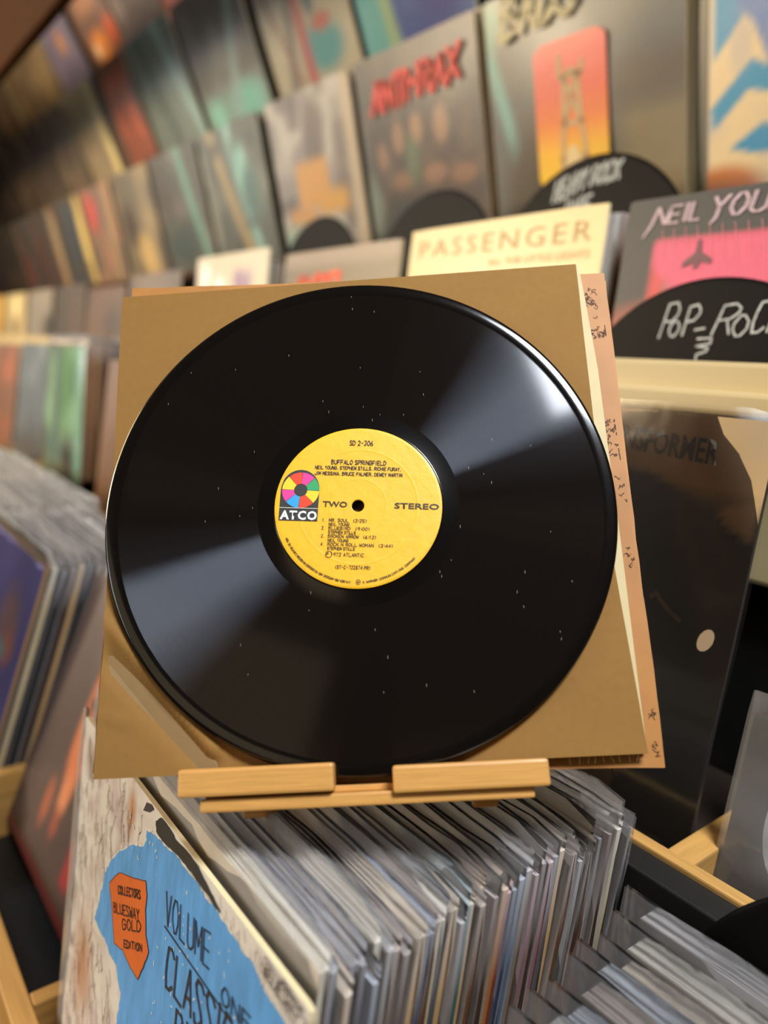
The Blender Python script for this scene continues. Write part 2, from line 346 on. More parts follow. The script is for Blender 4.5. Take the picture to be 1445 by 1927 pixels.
# wavy clear outer sleeves, shared by the packed records
def plastic_mesh(seed, W=.3188, H=.327, nx=14, ny=10, amp=.0007, T=.0042):
    r = random.Random(seed); V = []; F = []
    ph = [r.uniform(0, 6.28) for _ in range(6)]
    for s in (0, 1):
        for i in range(nx + 1):
            for j in range(ny + 1):
                u = i / nx; v = j / ny; x = -.004 + u * W; y = v * H
                k = v ** 6 * .45 + .10 + (u ** 10) * (.4 + 1.3 * v ** 4)
                zz = amp * k * (math.sin(9 * u + ph[0]) + .7 * math.sin(21 * u + ph[1] + 3 * v) + .4 * math.sin(37 * u + ph[2]))
                pin = .0 if v < .9 else (v - .9) / .1
                z = (.0008 - pin * .0014 if s == 0 else -T + pin * .0012) + zz * (1 if s == 0 else .8)
                if j == ny: y += .0016 * math.sin(6 * u + ph[3]) + .0008 * math.sin(19 * u + ph[4]) - (.007 * r.random() if u > .97 else 0)
                if i == nx: x += .0015 * math.sin(9 * v + ph[5])
                V.append((x, y, z))
        b = s * (nx + 1) * (ny + 1)
        for i in range(nx):
            for j in range(ny):
                q = (b + i * (ny + 1) + j, b + (i + 1) * (ny + 1) + j, b + (i + 1) * (ny + 1) + j + 1, b + i * (ny + 1) + j + 1)
                F.append(q if s == 0 else q[::-1])
    me = bpy.data.meshes.new('plastic_sleeve'); me.from_pydata(V, [], F); me.update(); me.polygons.foreach_set('use_smooth', [True] * len(F))
    me.materials.append(PLAS); return me
PLASC = plastic('taut_clear_plastic', .015, 'D8DCE0', 14, .35, .05)
PLM = [plastic_mesh(i) for i in range(7)]
PLMF = [m.copy() for m in PLM]
for m in PLMF: m.materials[0] = PLASF
PLMC = [m.copy() for m in PLM]
for m in PLMC: m.materials[0] = PLASC
PAL = {'brown': '5E3C20', 'tan': 'B08A58', 'cream': 'BCAA82', 'dark brown': '3C281A', 'slate grey': '4A4A4C', 'grey': '6E6660', 'white': 'A09888', 'navy': '2C3448', 'rust red': '6E2E24', 'rose': '7E5656', 'orange': '98602C', 'teal': '3A5450', 'black': '201C1A', 'dusty blue': '4E5A6A'}
CARDS = {}
def blend(a, b, t): return ''.join('%02X' % int(255 * (x * (1 - t) + y * t)) for x, y in zip(rgb(a), rgb(b)))
def plain_card(colname, T=.0032):
    k = (colname, T)
    if k not in CARDS: CARDS[k] = card_mesh('record_sleeve', .315, .315, T, [('base', blend(PAL[colname], 'D6D2D3', .65))], 6, PAL[colname], CARD, top=blend(PAL[colname], 'E2E0E2', .6))  # pale front and top edge, darker sides: light on packed records painted in
    return CARDS[k]
def pack(x, ybot0, ybot1, zbot, lean0, lean1, n, cols, seed, group, lab, jit=.003, plas=PLM, zj=.0065, T=.0032, start=1, drop=0):
    r = random.Random(seed)
    for i in range(n):
        t = i / max(1, n - 1); le = math.radians(lean0 + (lean1 - lean0) * t); up = (0, math.sin(le), math.cos(le))
        c = cols[i] if i < len(cols) and seed == 1 else r.choice(cols)
        o = link('record_sleeve', plain_card(c, T), frame((x + r.uniform(-jit, jit), ybot0 + (ybot1 - ybot0) * t, zbot + r.uniform(-zj, zj) - drop), (1, 0, r.uniform(-.006, .006)), up))
        tag(o, lab(c, i + start), 'record', group)
        if plas:
            k = link('plastic_sleeve', plas[r.randrange(7)], Matrix.Translation((0, 0, 0)), o)

# front bin pack (46 records behind the blues cover)
B1 = ['cream', 'slate grey', 'tan', 'slate grey', 'black', 'dusty blue', 'cream', 'grey', 'brown', 'dark brown', 'tan', 'navy', 'brown', 'cream', 'slate grey', 'tan', 'grey', 'teal', 'tan', 'brown', 'orange', 'dark brown', 'orange', 'rust red', 'navy', 'dusty blue',
      'grey', 'brown', 'rose', 'dark brown', 'rose', 'slate grey', 'tan', 'brown', 'white', 'grey', 'brown', 'dark brown', 'tan', 'brown', 'grey', 'dark brown', 'tan', 'cream', 'brown', 'black']
pack(-.541, .145, .368, .8665, 4.3, 5.8, 46, B1, 1, 'sleeved records packed in the front bin', lambda c, i: f'{c}-edged record in clear plastic, {ORD[i]} behind the blue blues cover in the front bin')
# small pack to the right of it
B2 = ['brown', 'grey', 'dusty blue', 'brown', 'dusty blue', 'tan', 'cream', 'grey']
ys = [.268, .284, .298, .316, .332, .347, .361, .378]; zs = [0, 0, 0, .003, .004, 0, .008, .018]
r = random.Random(5)
for i, (c, y) in enumerate(zip(B2, ys)):
    o = link('record_sleeve', plain_card(c), frame((-.19 - i * .0008 + r.uniform(-.003, .003), y - .02, .822 + zs[i] - .011), (1, 0, 0), (0, .06, 1)))
    tag(o, f'{c} record in plastic at lower right, {ORD[8 - i]} in front of the blank black disc', 'record', 'sleeved records in the lower right bin')
    link('plastic_sleeve', PLM[r.randrange(7)], Matrix.Translation((-.008, .002, 0)), o)
# extra bottom support for that pack
part('right_bottom_board', (-.2, .2, .2, .40, .78, .80), BLACK, rb)

# ------------------------------------------------------------------ the blues cover (sharp, foreground)
up = (0, .075, .997); TL = Vector((-.539, .159, 1.178)); upv = Vector(up).normalized()
org = TL - upv * .315
blues = link('record_sleeve', card_mesh('record_sleeve', .318, .315, .003, [('base', 'E4DED6'), ('noise', 'C9B6B6', 22, 3, .45, .8, .7), ('noise', 'A08878', 40, 4, .6, .9, .55), ('rect', 'E8E4DC', .38, .9, 1.1, 1.1, .15), ('noise', 'EDE9E0', 6, 8, .5, .9, .6), ('ell', 'C79A78', .12, .42, .05, .1, 1.5), ('ell', 'C0906C', .33, .93, .02, .05, 1.0), ('ell', 'B98E74', .55, .25, .08, .1, 1.2)], 64, 'D9C79A', CARD), frame(org, (1, 0, 0), up))
tag(blues, 'worn white cover with torn blue patch and orange scrap at the front of the bin', 'record')
def bp(P): return [(x / 1000, .315 + y / 1000) for x, y in P]
blue = [[131.0,-19.5],[142.6,-14.9],[157.4,-13.3],[173.9,-10.4],[190.0,-9.7],[205.2,-9.5],[215.3,-11.0],[228.9,-9.4],[238.1,-10.9],[250.9,-10.7],[259.5,-13.0],[268.8,-10.5],[275.1,-13.0],[281.4,-16.3],[288.6,-16.7],[297.3,-16.7],[302.7,-18.1],[312,-30.0],[308,-60.4],[300,-120],[262.4,-190],[210,-215],[150.4,-212.9],[116.3,-192.1],[111.8,-173.7],[113.7,-158.0],[115.0,-148.2],[108.5,-144.6],[102.6,-136.0],[89.1,-137.1],[78.0,-133.2],[63.5,-134.2],[54.2,-132.1],[59.9,-119.9],[62.9,-105.9],[67.0,-88.5],[75.7,-74.4],[91.0,-57.4],[109.4,-42.5],[127.5,-32.6],[132.5,-25.8]]
orange = [[79.4,-89.5],[86.9,-79.8],[94.6,-72.1],[111.0,-64.0],[126.7,-57.0],[138.3,-50.3],[141.8,-58.0],[142.0,-68.3],[146.1,-82.7],[152.6,-90.0],[146.5,-105.0],[140.2,-117.5],[127.8,-118.8],[113.0,-117.0],[97.4,-122.5],[91.7,-110.5],[85.6,-98.6]]
blk = [[143.9,-7.2],[151.4,-0.9],[160.1,-0.6],[168.4,-1.0],[172.2,-2.9],[184.5,-0.8],[192.7,-0.8],[203.0,-1],[211.1,-3.0],[218.7,-5.0],[226.1,-6.9],[233.4,-9.2],[229.1,-10.4],[219.3,-9.4],[212.4,-9.6],[200.1,-9.0],[189.6,-9.1],[176.6,-10.0],[162.9,-12.4],[154.1,-13.5],[146.4,-13.0]]
def jag(P, amp, n, seed):
    r = random.Random(seed); out = []
    for a, b in zip(P, P[1:] + P[:1]):
        for k in range(n): t = k / n; out.append((a[0] + (b[0] - a[0]) * t + r.uniform(-amp, amp), a[1] + (b[1] - a[1]) * t + r.uniform(-amp, amp)))
    return out
BLUEM = mat('blue_patch', '63A8EA', .5, var=.16, bscale=45, stretch=(3, .6, 1))
flat('blue_patch_edge', bp(jag(blue, 1.3, 5, 4)), pm('E9E6DA'), blues, .0003)
flat('blue_patch', bp(jag([(x * .99 + 1.9, y * .985 - 1.4) for x, y in blue], .8, 5, 3)), BLUEM, blues, .0005)
flat('orange_patch', bp(jag(orange, .7, 3, 2)), pm('E0702C'), blues, .0008)
ribbon('orange_patch_outline', [bp(jag(orange, .5, 3, 2) + [orange[0]])], .0007, pm('7A4A30'), blues, .0009)
flat('black_figure', bp(jag(blk, .4, 3, 6)), pm('3A3733'), blues, .0006)
flat('black_figure', bp([(124, -10.9), (128.3, -3), (135, -.8), (139, -2), (133.2, -7)]), pm('4A4345'), blues, .0006)
r = random.Random(9); sc = []
def seg_in(x, y): return False
for k in range(330):     # ink bark texture drawn on the left strip
    x = r.uniform(4, 125); y = -r.uniform(8, 300)
    if x > 60 and -135 < y < -30 and (x - 60) > (y + 30) * -.0 + 45 * ((-y - 30) / 105.): pass
    lim = 126 if y > -25 else (112 if y > -40 else (75 if y > -80 else (52 if y > -145 else 100)))
    if x > lim: continue
    P = [(x, y)]
    for q in range(r.randint(3, 7)): P.append((P[-1][0] + r.uniform(-1.6, 2.6), P[-1][1] - r.uniform(1.5, 4.5)))
    sc.append(bp([p for p in P if p[1] > -312]))
ribbon('bark_drawing', [s for s in sc if len(s) > 1], .00042, pm('6A5450'), blues, .0004)['kind'] = 'stuff'
sc = []
for k in range(30):
    x = r.uniform(228, 300); y = -r.uniform(1, 8); sc.append(bp([(x, y), (x + r.uniform(-1, 2), y - r.uniform(1, 4)), (x + r.uniform(0, 3), y - 5)]))
ribbon('bark_drawing', sc, .0004, pm('9A8E84'), blues, .00035)['kind'] = 'stuff'
sc = []
for k in range(90):
    x = r.uniform(95, 295); y = -r.uniform(20, 125)
    if 75 < x < 155 and -125 < y < -48: continue
    sc.append(bp([(x, y), (x + r.uniform(-.8, 1.8), y + r.uniform(-2.4, 2.4))]))
ribbon('chipped_speckle', sc, .0011, pm('CFE2EA'), blues, .0007)['kind'] = 'stuff'
T = lambda s, a, b, c, **k: wtext(s, *bp([a, b, c]), **k)
ribbon('lettering', T('Collectors', (96.8, -85.9), (133.3, -66.1), (95.6, -80.9), wob=.03, seed=2) + T('Bluesway', (92.5, -102.5), (134.9, -79.8), (90.3, -96.7), wob=.03, seed=3) + T('Gold', (109.3, -103.8), (138.6, -85.5), (107.6, -97.6), wob=.03, seed=4) + T('Edition', (114.8, -113.3), (143.1, -96.2), (113.7, -108.8), wob=.03, seed=5), .0009, INK, blues, .0011)
ribbon('lettering', T('Volume', (171.2, -57.5), (228.1, -45.6), (168.7, -38.6), wob=.03, seed=6) + T('One', (244.4, -52.5), (273.6, -47.4), (243.4, -43.3), wob=.03, seed=7) + [bp([(171, -59.5), (262, -54.5)])], .0012, pm('2E3540'), blues, .0009)
ribbon('lettering', T('Classic', (178.9, -92.8), (258.9, -77.1), (178.1, -67.5), wob=.03, seed=8) + T('Blues', (197.2, -114.4), (262.9, -99.1), (197.0, -95.1), wob=.03, seed=9), .0021, pm('3A3A42'), blues, .0009)
bx = [(278.7, -1.2), (316.4, -6.3), (310.7, -14.7), (276.7, -10.0), (278.7, -1.2)]
ribbon('lettering', [bp(bx)] + T('Bluesway', (279.4, -9.2), (309.0, -12.9), (280.8, -3.0), adv=7.2), .0006, pm('4A3E44'), blues, .0009)
ribbon('lettering', T('305608', (293.9, -2.9), (311.5, -4.6), (294.5, -.8)), .0006, pm('4A3E44'), blues, .0009)
link('plastic_sleeve', plastic_mesh(77, W=.012, H=.318, nx=3, ny=8, amp=.0004), Matrix.Translation((-.0045, 0, 0)), blues)

# ------------------------------------------------------------------ the displayed record on its stand
PB = Vector((-.38052, .11624, 1.21864)); EX = Vector((.62143, .77176, .13493)); EY = Vector((-.43926, .2006, .87568)); NN = EX.cross(EY).normalized()
SF0 = frame(PB, EX, EY)                    # plane of the brown inner sleeve
def on(x, y, z=0): return SF0 @ Matrix.Translation((x, y, z))
# outer gatefold jacket
def outline_sheet(name, L, R, z0, T, m, side, parent=None, ny=24, nx=16, zf=None, colr=None, smooth=True, edge_noise=0.):
    """sheet bounded left/right by piecewise curves x(y); L,R lists of (x,y)"""
    rr = random.Random(3)
    yl = [p[1] for p in L]; yr = [p[1] for p in R]; V = []; F = []; mi = []
    for j in range(ny + 1):
        t = j / ny; y0 = yl[0] + (yl[-1] - yl[0]) * t; y1 = yr[0] + (yr[-1] - yr[0]) * t
        x0 = np.interp(y0, yl, [p[0] for p in L]) + rr.uniform(-1, 1) * edge_noise; x1 = np.interp(y1, yr, [p[0] for p in R]) + rr.uniform(-1, 1) * edge_noise
        for i in range(nx + 1):
            s = i / nx; x = x0 + (x1 - x0) * s; y = y0 + (y1 - y0) * s; z = z0 + (zf(x, y) if zf else 0)
            if j in (0, ny): y += rr.uniform(-1, 1) * edge_noise
            V.append((x, y, z))
    n1 = nx + 1; nv = len(V)
    for j in range(ny):
        for i in range(nx): F.append((j * n1 + i, j * n1 + i + 1, (j + 1) * n1 + i + 1, (j + 1) * n1 + i)); mi.append(0)
    ring = [i for i in range(nx)] + [j * n1 + nx for j in range(ny)] + [ny * n1 + i for i in range(nx, 0, -1)] + [j * n1 for j in range(ny, 0, -1)]
    b = nv
    for k in ring: V.append(V[k])
    for k in ring: V.append((V[k][0], V[k][1], V[k][2] - T))
    m_ = len(ring)
    for k in range(m_):
        k2 = (k + 1) % m_; F.append((b + k2, b + k, b + m_ + k, b + m_ + k2)); mi.append(1)
    F.append(tuple(b + m_ + k for k in range(m_ - 1, -1, -1))); mi.append(1)
    o = meshobj(name, V, F, [m, side], parent, mi)
    me = o.data
    sm = [i < ny * nx for i in range(len(F))]; me.polygons.foreach_set('use_smooth', sm)
    return o
jk = outline_sheet('record_jacket', [(-.0030, .0035), (-.0022, .0862), (-.0006, .20), (.0024, .3165)], [(.3122, -.0083), (.3139, .0295), (.3149, .0834), (.3142, .1055), (.3150, .1484), (.3173, .1974), (.3191, .2535), (.3213, .3040)], -.0065, .0028, TANCARD, WORN, zf=lambda x, y: 0., edge_noise=.0003)
jk.matrix_world = SF0
tag(jk, 'worn tan gatefold jacket with ink drawings standing behind the brown paper sleeve', 'record jacket')
j2 = outline_sheet('back_panel', [(-.0015, .003), (.004, .3150)], [(.3135, -.0075), (.3165, .11), (.3228, .3005)], -.0102, .0022, TANCARD, pm('9A6A34'), jk, edge_noise=.0003)
r = random.Random(21); polys = []
def scrib(cx, cy, w_, h_, n, dens=5):
    for k in range(n):
        x = cx + r.uniform(-w_, w_) / 2; y = cy + r.uniform(-h_, h_) / 2; P = [(x, y)]
        for q in range(dens): P.append((P[-1][0] + r.uniform(-.0016, .0016), P[-1][1] + r.uniform(-.0016, .0016)))
        polys.append([(min(max(a, .3055), .3165 if b > .2 else .3135), b) for a, b in P])
scrib(.3095, .287, .006, .010, 14); scrib(.3115, .278, .005, .012, 5); scrib(.3125, .2592, .010, .006, 20); scrib(.3115, .193, .007, .013, 18); scrib(.312, .178, .006, .016, 8); scrib(.311, .152, .004, .016, 5)
scrib(.3105, .109, .004, .014, 6); scrib(.309, .020, .004, .01, 4); scrib(.307, .002, .01, .006, 4)
ribbon('ink_drawing', polys, .00033, BROWNINK, jk, -.0061)['kind'] = 'stuff'
polys = [[(.262 + .0045 * k + r.uniform(-.001, .001), -.0042), (.262 + .0045 * k + r.uniform(-.001, .001), -.001)] for k in range(9)]
ribbon('scuff_marks', polys, .0006, WORN, jk, -.0061)
# white second sleeve, bowed open
ws = outline_sheet('inner_sleeve', [(.01, .004), (.01, .303)], [(.3029, .0005), (.3036, .0413), (.3050, .1), (.3056, .1306), (.3060, .172), (.3070, .2321), (.3055, .28), (.3043, .3083)], -.0030, .0004, WHITEP, WHITEP, zf=lambda x, y: .0)
ws.matrix_world = SF0; tag(ws, 'cream white inner sleeve bowing out between brown paper and tan jacket', 'record sleeve')
# brown paper sleeve with creases
def crease(x, y):
    z = 0
    def ridge(ax, ay, bx, by, w_, h_):
        dx, dy = bx - ax, by - ay; L2 = dx * dx + dy * dy; t = ((x - ax) * dx + (y - ay) * dy) / L2; tc = min(1, max(0, t))
        d = math.hypot(x - ax - tc * dx, y - ay - tc * dy); f = math.exp(-(d / w_) ** 2); return h_ * f
    z += ridge(.000, .090, .066, .013, .0045, .0040)
    z -= ridge(-.002, .070, .064, .003, .0055, .0032)
    z += ridge(.073, .010, .070, -.002, .003, .0012)
    z += ridge(.0, .035, .02, .028, .003, .0006)
    z += ridge(.270, -.03, .296, .09, .016, .0006)
    z -= ridge(.245, -.03, .276, .09, .012, .0003)
    z += .00035 * math.sin(x * 60 + 3 * math.sin(y * 33)) * math.sin(y * 41)
    return z * min(1, max(0, (x + .001) / .006))
ps = outline_sheet('paper_sleeve', [(.0003, .0003), (.0010, .0862), (.0005, .18), (-.0008, .2496), (-.0011, .3050)], [(.3022, -.0003), (.2985, .0994), (.2988, .201), (.3017, .3078)], 0, .0014, PAPER, pm('8E7148'), zf=crease, ny=110, nx=110)
ps.matrix_world = on(0, 0, .0006); tag(ps, 'creased brown paper record sleeve behind the black disc', 'record sleeve')

# the disc
def disc_profile(name, prof, m, seg=160, parent=None, mi=None, hole=.0036):
    V = []; F = []; n = len(prof); mis = []
    for k in range(seg):
        a = 2 * math.pi * k / seg; c, s = math.cos(a), math.sin(a)
        for (rr, z) in prof: V.append((rr * c, rr * s, z))
    for k in range(seg):
        k2 = (k + 1) % seg
        for i in range(n - 1): F.append((k * n + i, k * n + i + 1, k2 * n + i + 1, k2 * n + i)); mis.append(mi[i] if mi else 0)
    return meshobj(name, V, F, m, parent, mis, smooth=True)
R0 = .1520
prof = [(.0036, -.0014), (.0036, .0009), (.0045, .0010), (.0500, .0008), (.0504, .0005), (.0509, .00042), (.0600, .00041), (.0602, .0004), (.0606, .0004), (.0612, .0004), (.1432, .0004), (.1438, .0004), (.1440, .00042), (.1446, .0006), (.1475, .0007), (.1500, .00065), (R0 - .0003, .0004), (R0, -.0003), (R0 - .0004, -.0011), (.1475, -.0016), (.0036, -.0014)]
DC = on(.1518, .1466, .0062)
disc = disc_profile('vinyl_record', prof, [VINYL, DEADWAX], mi=[1, 1, 1, 1, 1, 1, 1, 0, 0, 0, 0, 0, 1, 1, 1, 1, 1, 1, 1, 1])
disc.matrix_world = DC; tag(disc, 'black vinyl record with a yellow centre label, displayed on the bamboo stand', 'record')
r = random.Random(4); polys = []
for k in range(46):
    a = r.uniform(0, 6.28); q = r.uniform(.055, .143); x, y = q * math.cos(a), q * math.sin(a); l = r.uniform(.0006, .0016)
    polys.append([(x, y), (x + r.uniform(-.0002, .0002), y + l)])
dm = ribbon('dust_specks', polys, .00022, pm('8A8378'), disc, .0007); dm['kind'] = 'stuff'
# label
YEL = mat('yellow_label', 'F2B41A', .5, bump=.15, bscale=150, var=.04, coat=.1)
def lab_prof(): return [(.0037, .0011), (.0040, .00135), (.0044, .00135), (.0160, .00135), (.0164, .00136), (.0168, .00145), (.0172, .00136), (.0176, .00135), (.0344, .00135), (.0349, .00136), (.0354, .0015), (.0360, .00136), (.0365, .00135), (.0480, .00135), (.0486, .00133), (.0494, .00115), (.0498, .0010)]
lb = disc_profile('label', lab_prof(), YEL, 128, disc)
lb['label'] = 'round yellow paper label with colour wheel emblem'
TA = math.radians(-5.2)          # the label's print is turned a little on the disc
def rt(x, y):
    x /= 1000; y /= 1000; return (x * math.cos(TA) - y * math.sin(TA), x * math.sin(TA) + y * math.cos(TA))
zL = .00175
def ltext(s, x0, x1, y, h, wdt, m=INK, adv=8.2): return wtext(s, rt(x0, y), rt(x1, y), rt(x0, y + h), adv=adv)
P = []
P += ltext('SD 2-306', -7, 7, 38.5, 2.9, 0)
P += ltext('BUFFALO SPRINGFIELD', -17.5, 15.5, 26.0, 2.6, 0)
ribbon('lettering', P, .00042, INK, lb, zL)
P = ltext('Neil Young, Stephen Stills, Richie Furay,', -27, 24.5, 22.6, 2.0, 0) + ltext('Jim Messina, Bruce Palmer, Dewey Martin', -27, 25.5, 18.9, 2.0, 0)
ribbon('lettering', P, .00036, INK, lb, zL)
P = []
for i, (n_, t_, w_, a_, wa) in enumerate((('1.', 'MR. SOUL  (2:35)', 22, 'Neil Young', 12), ('2.', 'BLUEBIRD  (9:00) *', 24, 'Stephen Stills', 16), ('3.', 'BROKEN ARROW  (6:13)', 28, 'Neil Young', 12), ('4.', 'ROCK N ROLL WOMAN  (2:44)', 38, 'Stephen Stills', 16))):
    y = -10.2 - 4.9 * i; P += ltext(n_, -20.5, -19, y, 1.8, 0) + ltext(t_, -16.5, -16.5 + w_, y, 1.8, 0) + ltext(a_, -16.5, -16.5 + wa, y - 2.4, 1.6, 0)
P += ltext('* P 1973 ATLANTIC', -19.5, 5.0, -31.0, 1.9, 0) + ltext('(ST-C-732874 PR)', -11.5, 9.0, -38.4, 1.9, 0)
cpx, cpy = -15.4, -30.1
P.append([rt(cpx + 1.9 * math.cos(a), cpy + 1.9 * math.sin(a)) for a in np.linspace(0, 6.283, 14)])
ribbon('lettering', P, .00032, pm('5A4518'), lb, zL)
P = []
def arc(text, a0, a1, rad, h):
    n = len(text)
    for i, ch in enumerate(text):
        a = math.radians(a0 + (a1 - a0) * i / (n - 1)); c, s = math.cos(a), math.sin(a); tx, ty = -s, c
        if ch == ' ': continue
        for st in strokes(ch)[0]: P.append([rt(rad * c + tx * (x - .5) * h * .8 - c * y * h, rad * s + ty * (x - .5) * h * .8 - s * y * h) for x, y in st])
arc('MFG. BY ATLANTIC RECORDING CORPORATION 1841 BROADWAY NEW YORK N.Y.', 208, 268, 46.8, 1.2)
arc('A WARNER COMMUNICATIONS COMPANY', 277, 318, 46.8, 1.2)
P.append([rt(2.6 + 1.3 * math.cos(a), -45.9 + 1.5 * math.sin(a)) for a in np.linspace(0, 6.283, 10)])
P.append([rt(1.9, -45.2), rt(2.3, -46.6), rt(2.6, -45.4), rt(2.9, -46.6), rt(3.3, -45.2)])
ribbon('rim_lettering', P, .00026, pm('5A4518'), lb, zL)
fonttext('lettering', 'TWO', rt(-21.0, -1.1), rt(-6.4, -1.1), rt(-21.0, 2.4), pm('3A2E14'), lb, zL, bold=.02)
fonttext('lettering', 'STEREO', rt(21.6, -.9), rt(48.0, -.9), rt(21.6, 2.6), pm('3A2E14'), lb, zL, bold=.02)
# emblem: arch, wheel, name
E0 = []
for a in np.linspace(0, math.pi, 20): E0.append(rt(-35.2 + 11.6 * math.cos(a), 9.0 + 12.6 * math.sin(a)))
arch = [rt(-23.6, -10.4)] + E0 + [rt(-46.8, -10.4)]
# the left side of the arch is cut by the label's rim
arch = [(x * min(1, .0478 / math.hypot(x, y)), y * min(1, .0478 / math.hypot(x, y))) for x, y in arch]
em = flat('emblem', arch, pm('2E2B28'), lb, .00165)
wc = rt(-34.8, 8.6)
wcols = ['2F9A5A', 'E23A8C', 'E8401E', 'F0C828', 'E23A8C', '2E9AD8', 'E8401E', 'F0C828']
bounds = [0, 45, 88, 132, 180, 222, 268, 316, 360]
V = []; F = []; mi = []
for k in range(8):
    for s in range(4):
        a0 = math.radians(bounds[k] + (bounds[k + 1] - bounds[k]) * s / 4) + TA; a1 = math.radians(bounds[k] + (bounds[k + 1] - bounds[k]) * (s + 1) / 4 - (1.5 if s == 3 else 0)) + TA; b = len(V)
        for (a, q) in ((a0, .004), (a1, .004), (a1, .0112), (a0, .0112)): V.append((wc[0] + q * math.cos(a), wc[1] + q * math.sin(a), .0019))
        F.append((b, b + 3, b + 2, b + 1)); mi.append(k)
rim_l = lambda x, y: (x * min(1, .0482 / math.hypot(x, y)), y * min(1, .0482 / math.hypot(x, y)))
V = [(*rim_l(x, y), z) for x, y, z in V]
meshobj('colour_wheel', V, F, [pm(c) for c in wcols], lb, mi)
ribbon('emblem_line', [[rt(-46.6, -2.6), rt(-23.8, -2.6)]], .0003, pm('E8E0C8'), lb, .0019)
fonttext('emblem_lettering', 'ATCO', rt(-46.0, -9.6), rt(-24.0, -9.6), rt(-46.0, -4.2), pm('F2EEE0'), lb, .0019, bold=.035, spacing=1.15)

# bamboo stand
st = tag(empty('record_stand', SF0), 'small bamboo record stand with two front lip blocks, resting on the packed records', 'stand')
def sbox(nm, b, bev=.0015, m=BAMBOO, parent=st):
    return box(nm, *b, m, parent, bev)
sbox('lip_block', (.0530, .1345, -.0105, .0034, .0085, .0205), .0016)
sbox('lip_block', (.1650, .2455, -.0130, .0004, .0085, .0205), .0016).rotation_euler = (0, 0, 0)
sbox('ledge', (.0640, .2375, -.0185, -.0118, -.032, .0165), .0012)
sbox('rest_strip', (.0640, .2375, -.0117, -.0086, -.0135, .0083), .0006)
sbox('back_slat', (.075, .100, -.0118, .20, -.022, -.014), .0015)
sbox('back_slat', (.200, .225, -.0118, .20, -.022, -.014), .0015)
sbox('cross_bar', (.075, .225, .06, .08, -.0300, -.0222), .0015)
sbox('cross_bar', (.075, .225, -.0117, .0035, -.0138, -.0110), .0008)
for x in (.08, .205):
    lg = sbox('rear_leg', (x, x + .014, -.012, .0, -.030, -.0225), .0015); 
for x in (.078, .208):
    m_ = sbox('foot', (x, x + .014, -.025, -.0186, -.034, -.020), .0012)

# ------------------------------------------------------------------ chalk-lettered divider discs
def chalk_disc(c, lean, label, polys=None, w_=.003, R=.150, rot=(1, 0, 0), mats=None):
    le = math.radians(lean); m = frame(c, rot, (0, math.sin(le), math.cos(le)))
    o = disc_profile('divider_disc', [(.0036, -.001), (.0036, .001), (.0042, .001), (.0494, .001), (.050, .001), (.0505, .0008), (.051, .0008), (R - .0066, .0008), (R - .006, .0008), (R - .002, .0012), (R, 0), (R - .002, -.0012), (.0036, -.001)], mats or [DIVV], 96)
    o.matrix_world = m; tag(o, label, 'divider')
    if polys: ribbon('chalk_lettering', polys, w_, CHALK, o, .0016)
    return o
DIVV = mat('black_vinyl', '0E0C0A', .5, var=.1, spec=.1)
cx, cz = -.360, 1.405
def rel(p): return (p[0] - cx, p[1] - cz)
P = wtext('P', rel((-.4105, 1.500)), rel((-.3985, 1.500)), rel((-.4035, 1.533)), wob=.03, seed=2) + wtext('O', rel((-.401, 1.5025)), rel((-.3915, 1.5025)), rel((-.399, 1.5165)), wob=.03, seed=3) + wtext('P', rel((-.3865, 1.503)), rel((-.3745, 1.506)), rel((-.383, 1.5285)), wob=.03, seed=5)
P += [[rel((-.3745, 1.5085)), rel((-.3655, 1.510))]]
P += wtext('R', rel((-.3585, 1.5035)), rel((-.3420, 1.505)), rel((-.350, 1.530)), wob=.03, seed=6) + wtext('O', rel((-.3400, 1.503)), rel((-.3275, 1.504)), rel((-.338, 1.5205)), wob=.02, seed=7) + wtext('CK', rel((-.324, 1.506)), rel((-.298, 1.508)), rel((-.319, 1.532)), wob=.02, seed=8)
P += [[rel(q) for q in ((-.3705, 1.5005), (-.357, 1.5015), (-.3575, 1.4965), (-.3705, 1.494), (-.359, 1.4925), (-.360, 1.4895), (-.369, 1.4865), (-.3688, 1.482))]]
chalk_disc((cx, .645, cz), 3, 'black divider disc with chalk pop rock lettering in front of the pink cover', P, .0019)
cx, cz = -.629, 1.586
P = wtext('Heavy', rel((-.69, 1.686)), rel((-.642, 1.696)), rel((-.687, 1.711)), wob=.05, seed=3) + wtext('Rock', rel((-.633, 1.700)), rel((-.592, 1.702)), rel((-.63, 1.722)), wob=.05, seed=4) + wtext('Rare', rel((-.668, 1.662)), rel((-.63, 1.668)), rel((-.666, 1.682)), wob=.05, seed=5)
chalk_disc((cx, .80, cz), 2, 'black chalk-lettered divider disc in front of the orange tower cover', P, .0040)
chalk_disc((-.925, .80, 1.583), 2, 'plain black divider disc in front of the cover with red jagged title')
chalk_disc((-1.255, .80, 1.580), 2, 'black divider disc below the black and white cover with orange block')
chalk_disc((-.030, .392, 1.085), 1, 'blank black divider disc standing behind the lower right records')

